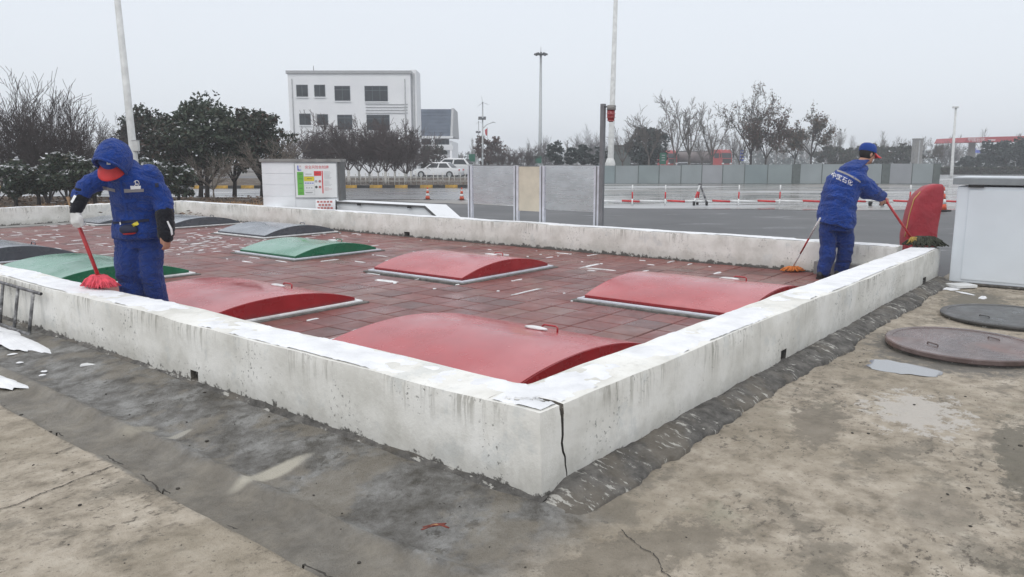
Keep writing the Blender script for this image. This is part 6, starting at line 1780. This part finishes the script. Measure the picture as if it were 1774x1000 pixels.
def turbine(px, ty, Y, label, arm=1):
    t, top, d_ = mast(px, 284, px + .2, ty, Y, .11, .06, 'solar_lamp_post', label, 'lamp post', 'polegalv')
    for k in range(3):
        a = R(100 + 120 * k); mb = MB(); e_ = (math.cos(a) * .75, -.25, math.sin(a) * .75); mb.tube([(top.x, -.25, top.z), (top.x + e_[0] * .5, -.25, top.z + e_[2] * .5), (top.x + e_[0], -.25, top.z + e_[2])], [.03, .055, .015], 6, flat=.4); mb.build('blade', 'polegalv', t, True)
    mb = MB(); mb.ell((top.x, -.1, top.z), (.09, .22, .09)); mb.build('hub', 'polegalv', t, True)
    mb = MB(); zz = top.z * .79; mb.box((0, -.05, zz), (.8, .5, .05), Matrix.Rotation(R(38), 3, 'X')); mb.build('solar_panel', 'solar', t)
    mb = MB(); z0_ = top.z * .64; mb.tube([(0, 0, z0_), (.45, -.05, z0_ + .45), (1.1, -.1, z0_ + .7)], .035, 7); ar = mb.build('arm', 'polegalv', t, True)
    mb = MB(); mb.box((1.2, -.1, z0_ + .71), (.4, .16, .07)); mb.build('lamp_head', 'polegalv', ar, bevel=.02)
turbine(836, 178, 82, 'nearer wind and solar lamp post, taller of the two')
turbine(829, 211, 128, 'farther wind and solar lamp post, shorter of the two')
t, top, d_ = mast(844.3, 280, 844.5, 221, 112, .05, .03, 'flagpole', 'flagpole with a limp red flag beside the solar lamp posts', 'flagpole', 'polegalv')
mb = MB(); mb.prism([(0, 0), (-.35, -.25), (-.3, -.8), (-.12, -1.1), (0, -.9)], (1, 0, 0), (0, 0, 1), (0, .05, 0), (top.x - .03, 0, top.z - .1)); mb.build('flag', 'flag', t)
t, top, d_ = mast(1650, 280, 1656, 187, 76, .15, .09, 'camera_post', 'white post with a camera on top before the red canopy', 'camera post')
mb = MB(); mb.box((top.x - .1, -.1, top.z + .05), (.5, .3, .18)); mb.build('camera', 'polewhite', t, bevel=.03)
# ---- sign boxes, shed, pillar, canopy
def box_thing(name, label, cat, px0, px1, py0, py1, Y, mat, dep=.3, parts=()):
    a, b = at(px0, 280, Y).x, at(px1, 280, Y).x; z0_, z1_ = max(0, hz(py1, Y)), hz(py0, Y)
    t = thing(name, label, cat, Vector(((a + b) / 2, Y, 0))); w = (b - a) / 2
    mb = MB(); mb.bx(-w, w, 0, dep, z0_, z1_); mb.build('panel', mat, t, bevel=.02)
    return t, w, z0_, z1_
t, w, z0_, z1_ = box_thing('sign_box', 'green sign box in front of the half-hidden tanker', 'sign', 1143.5, 1154, 265, 285, 70, 'signpost_green')
for s in (-1, 1):
    mb = MB(); mb.bx(s * w * .8 - .03, s * w * .8 + .03, .1, .2, 0, max(z0_, .02)); mb.build('leg', 'polegalv', t)
for k in range(3):
    mb = MB(); mb.bx(-w * .5, w * .5, -.02, -.002, z1_ - .25 - k * .22, z1_ - .17 - k * .22); mb.build('mark', 'polegalv', t)
t, w, z0_, z1_ = box_thing('sign_box', 'narrow blue and white banded sign beside a far trunk', 'sign', 1282, 1288.5, 261, 279, 74, 'signblue', .15)
for k in (.18, .5, .8):
    mb = MB(); mb.bx(-w * .97, w * .97, -.02, -.002, z0_ + (z1_ - z0_) * k, z0_ + (z1_ - z0_) * (k + .12)); mb.build('white_band', 'barwhite', t)
mb = MB(); mb.bx(-.05, .05, .03, .1, 0, z0_ + .02); mb.build('leg', 'polegalv', t)
t, w, z0_, z1_ = box_thing('sign_box', 'small dark green board low before the round bare bush', 'sign', 812, 823, 267, 280, 80, 'signpost_green', .15)
mb = MB(); mb.bx(-.05, .05, .03, .1, 0, z0_ + .02); mb.build('leg', 'polegalv', t)
t, w, z0_, z1_ = box_thing('sign_box', 'small green board below the high mast', 'sign', 927, 938, 271, 283, 82, 'signpost_green', .15)
mb = MB(); mb.bx(-.05, .05, .03, .1, 0, z0_ + .05); mb.build('leg', 'polegalv', t)
t, w, z0_, z1_ = box_thing('shed', 'dark flat-roofed shed beside the white lamp post base', 'shed', 1063, 1092, 253, 312, 88, 'acrpost', 3.0)
mb = MB(); mb.bx(-w - .1, w + .1, -.1, 3.1, z1_ + .001, z1_ + .12); mb.build('roof', 'darkframe', t)
t, w, z0_, z1_ = box_thing('concrete_pillar', 'squat grey concrete tower among the far trees', 'tower', 1584, 1597, 242, 312, 96, 'conc', .9)
mb = MB(); mb.bx(-w * .15, w * .15, -.05, -.001, .2, z1_ - .1); mb.build('rib', 'trimgrey', t); mb = MB(); mb.bx(-w - .05, w + .05, -.06, .95, z1_ + .001, z1_ + .15); mb.build('cap', 'conc', t)
cY = 128.0; ca0, ca1 = at(1670, 245, cY).x, at(1850, 245, cY).x
cn = thing('fuel_canopy', 'long red filling station canopy far at the right edge', 'canopy', Vector((ca0, cY, 0)))
zc0, zc1 = hz(247, cY), hz(238.5, cY)
mb = MB(); mb.prism([(0, zc0), (ca1 - ca0, zc0 + .35), (ca1 - ca0, zc1 + .45), (.35, zc1)], (1, 0, 0), (0, 0, 1), (0, 9, 0)); fa = mb.build('fascia', 'canopyred', cn)
me = text_mesh('中国石化', .72); o_ = link('lettering', me, fa, (1.3 + .7, -.03, (zc0 + zc1) / 2 + .02)); o_.rotation_euler = (R(90), 0, 0)
for k in range(6):
    mb = MB(); mb.bx(4.0 + k * .2, 4.13 + k * .2, -.03, -.002, (zc0 + zc1) / 2 - .1, (zc0 + zc1) / 2 + .1); mb.build('letter_mark', 'white', fa)
for k in (3.4, 12):
    mb = MB(); mb.bx(k - .35, k + .35, 3, 3.8, 0, zc0 + .01 * k); mb.build('column', 'conc', cn)
t, w, z0_, z1_ = box_thing('sign_box', 'pale blue board under the red canopy', 'sign', 1689, 1697, 257, 265, 120, 'signblue', .2)
mb = MB(); mb.bx(-w, w, -.03, -.002, z1_ - .25, z1_ - .02); mb.build('white_band', 'barwhite', t); mb = MB(); mb.bx(-.06, .06, .05, .15, 0, z0_ + .02); mb.build('leg', 'polegalv', t)
# ---- far vegetation, centre to right
G5 = 'snowy rounded conifers'
evergreen(846, 84, 238, 52, 'round dense leafless-looking bush behind the solar lamp posts', 'far shrubs', 71, 'leafred', 290, 'shrub', .15, 40, 70, 0, cat='bush')
tree('bushB', 875, 72, 240, 'sparse leafless shrub between the lamp posts and the high mast', 'far shrubs', 'shrub', 'bush', wide=1.0)
tree('bushA', 908, 74, 248, 'dark leafless shrub just left of the high mast', 'far shrubs', 'shrub', 'bush', wide=1.1)
tree('vaseA', 945, 90, 232, 'slim leafless tree right beside the high mast', 'far bare trees', wide=.6)
tree('vaseB', 918, 96, 236, 'slim leafless tree left behind the high mast', 'far bare trees', wide=.6)
for i, (px, ty, w_, Y, lb) in enumerate([(962, 246, 34, 72, 'rounded conifer nearest the high mast'), (990, 254, 22, 74, 'smallest rounded conifer, between two larger'), (1011, 249, 36, 70, 'rounded snowy conifer left of the alarm post'), (1034, 254, 24, 72, 'rounded conifer showing behind the alarm post'), (1050, 256, 22, 73, 'rounded conifer between alarm post and lamp post')]):
    evergreen(px, Y, ty, w_, lb, G5, 80 + i, 'leafblue', 288, 'conifer', .15, 34, 60, .16, hollow=.25)
evergreen(1118, 78, 221, 72, 'dense dark round evergreen beyond the sheet fence', 'far evergreens', 90, 'leafblue', 292, clumps=90, per=80, snow=.0, leaf=.16)
G6 = 'street trees beyond the sheet fence'
for (k, px, Y, ty, lb, nm) in [('tallC', 1078, 66, 206, 'small leafless tree by the white lamp post', 'bare_tree'), ('tallC', 1124, 68, 180, 'leafless tree before the round evergreen', 'bare_tree'), ('tallA', 1168, 70, 153, 'tall leafless tree nearest the round evergreen, right of it', 'bare_tree'), ('tallB', 1194, 72, 163, 'broad tall leafless tree left of the whole tanker', 'bare_tree'),
    ('tallC', 1215, 84, 218, 'low leafless tree behind the street row, left of the tanker', 'bare_tree'), ('tallB', 1233, 73, 183, 'leafless tree standing before the tanker', 'bare_tree'), ('tallC', 1280, 74, 218, 'small pollarded tree by the blue sign', 'bare_tree'), ('leafyA', 1299, 70, 135, 'tallest street tree with clinging brown leaves', 'leafy_tree'), ('leafyB', 1325, 68, 188, 'dense rust-leaved tree under the tallest one', 'leafy_tree'), ('leafyC', 1376, 80, 205, 'slim dark-leaved tree, left of a close pair', 'leafy_tree'), ('leafyC', 1404, 70, 176, 'brown-leaved tree, right of a close pair', 'leafy_tree'), ('tallA', 1446, 130, 205, 'hazy tall leafless tree right of the brown-leaved pair', 'bare_tree'), ('leafyC', 1622, 110, 238, 'lone small tree between grey tower and camera post', 'leafy_tree'), ('vaseA', 1640, 120, 240, 'hazy leafless tree beside the camera post', 'bare_tree'), ('vaseB', 1030, 150, 212, 'hazy cluster tree behind the snowy conifers', 'bare_tree'), ('vaseA', 1010, 155, 228, 'hazy low leafless tree behind the conifers', 'bare_tree')]:
    tree(k, px, Y, ty, lb, G6, nm, wide={'tallA': .8, 'tallB': 1.0, 'leafyA': .8, 'leafyB': .85, 'leafyC': .85}.get(k, 1.0))
for i, (px, ty, w_, Y, lb) in enumerate([(1446, 254, 70, 108, 'dark low tree mound left of the capped worker'), (1500, 250, 80, 112, 'dark low tree mound behind the worker\'s cap'), (1550, 249, 80, 108, 'dark low tree mound left of the grey tower'), (1740, 241, 90, 98, 'big dark evergreen mass before the red canopy'), (1790, 236, 90, 96, 'big dark evergreen at the right picture edge'), (1690, 268, 60, 100, 'low dark shrub under the canopy end')]):
    evergreen(px, Y, ty, w_, lb, 'far evergreens', 100 + i, 'leafblue' if i > 2 else 'leafdark', 291, 'evergreen_tree', .22, 60, 70, 0)
# low clipped hedge at the far road edge
hg = thing('hedge', 'long dark clipped hedge along the far road', 'hedge', Vector((at(1600, 290, 90).x, 90, 0)))
R_ = np.random.RandomState(4); n = 9000; hx_ = at(1774, 290, 90).x - hg.location.x + 6
V_, F_ = leaf_quads(random.Random(9), np.stack([R_.uniform(-12, hx_, n), R_.uniform(0, 1.2, n), R_.uniform(.05, .85, n)], 1), .16, n, .03)
link('foliage', arr_mesh('foliage', V_, F_, 'leafdark'), hg)
mb = MB(); mb.bx(-12, hx_, .2, 1.0, 0, .7); mb.build('twig_core', 'barkdark', hg)
# far wood fading into the air
segs = []; rng = random.Random(77)
for k in range(330):
    X = rng.uniform(-40, 190); Y = rng.uniform(170, 330); h = rng.uniform(4.5, 10) * (1.0 if X > 30 else .75)
    segs.append([X, Y, 0, X + rng.gauss(0, .2), Y, h * .95, .14, .03])
    for j in range(34):
        z0_ = h * rng.uniform(.18, .9); a = rng.random() * 6.28; L_ = (h - z0_) * .5 + .5; q = rng.uniform(.25, .6)
        segs.append([X, Y, z0_, X + math.cos(a) * L_ * q, Y + math.sin(a) * L_ * q, min(h, z0_ + L_ * rng.uniform(.6, 1.0)), .05, .015])
V_, F_ = tubes_np(segs, 3)
tag(link('treeline', arr_mesh('treeline', V_, F_, 'barkgrey')), 'far leafless wood fading into the mist', 'wood', kind='stuff')
pts = []
for k in range(150):
    X, Y = rng.uniform(-50, 200), rng.uniform(180, 330); r_ = rng.uniform(2, 5)
    q = np.random.RandomState(k).normal(0, 1, (90, 3)); q /= np.linalg.norm(q, axis=1)[:, None]
    pts.append(np.array([X, Y, r_ * .45]) + q * [r_, r_, r_ * .6])
V_, F_ = leaf_quads(rng, np.concatenate(pts), .5, 14000, .25)
tag(link('undergrowth', arr_mesh('undergrowth', V_, F_, 'leafblue')), 'far dark scrub below the misty wood', 'scrub', kind='stuff')

# ---- the damp air
m = bpy.data.materials.new('damp_air'); m.use_nodes = True; m.node_tree.nodes.clear()
ou = m.node_tree.nodes.new('ShaderNodeOutputMaterial'); pv = m.node_tree.nodes.new('ShaderNodeVolumePrincipled')
pv.inputs['Color'].default_value = (.93, .96, 1.0, 1); pv.inputs['Density'].default_value = .0017; pv.inputs['Anisotropy'].default_value = .2
m.node_tree.links.new(pv.outputs[0], ou.inputs['Volume'])
mb = MB(); mb.bx(-520, 520, -70, 640, -1.2, 18.5)
hzb = mb.build('haze', m); tag(hzb, 'thin damp winter air over the whole place', 'haze', kind='stuff')
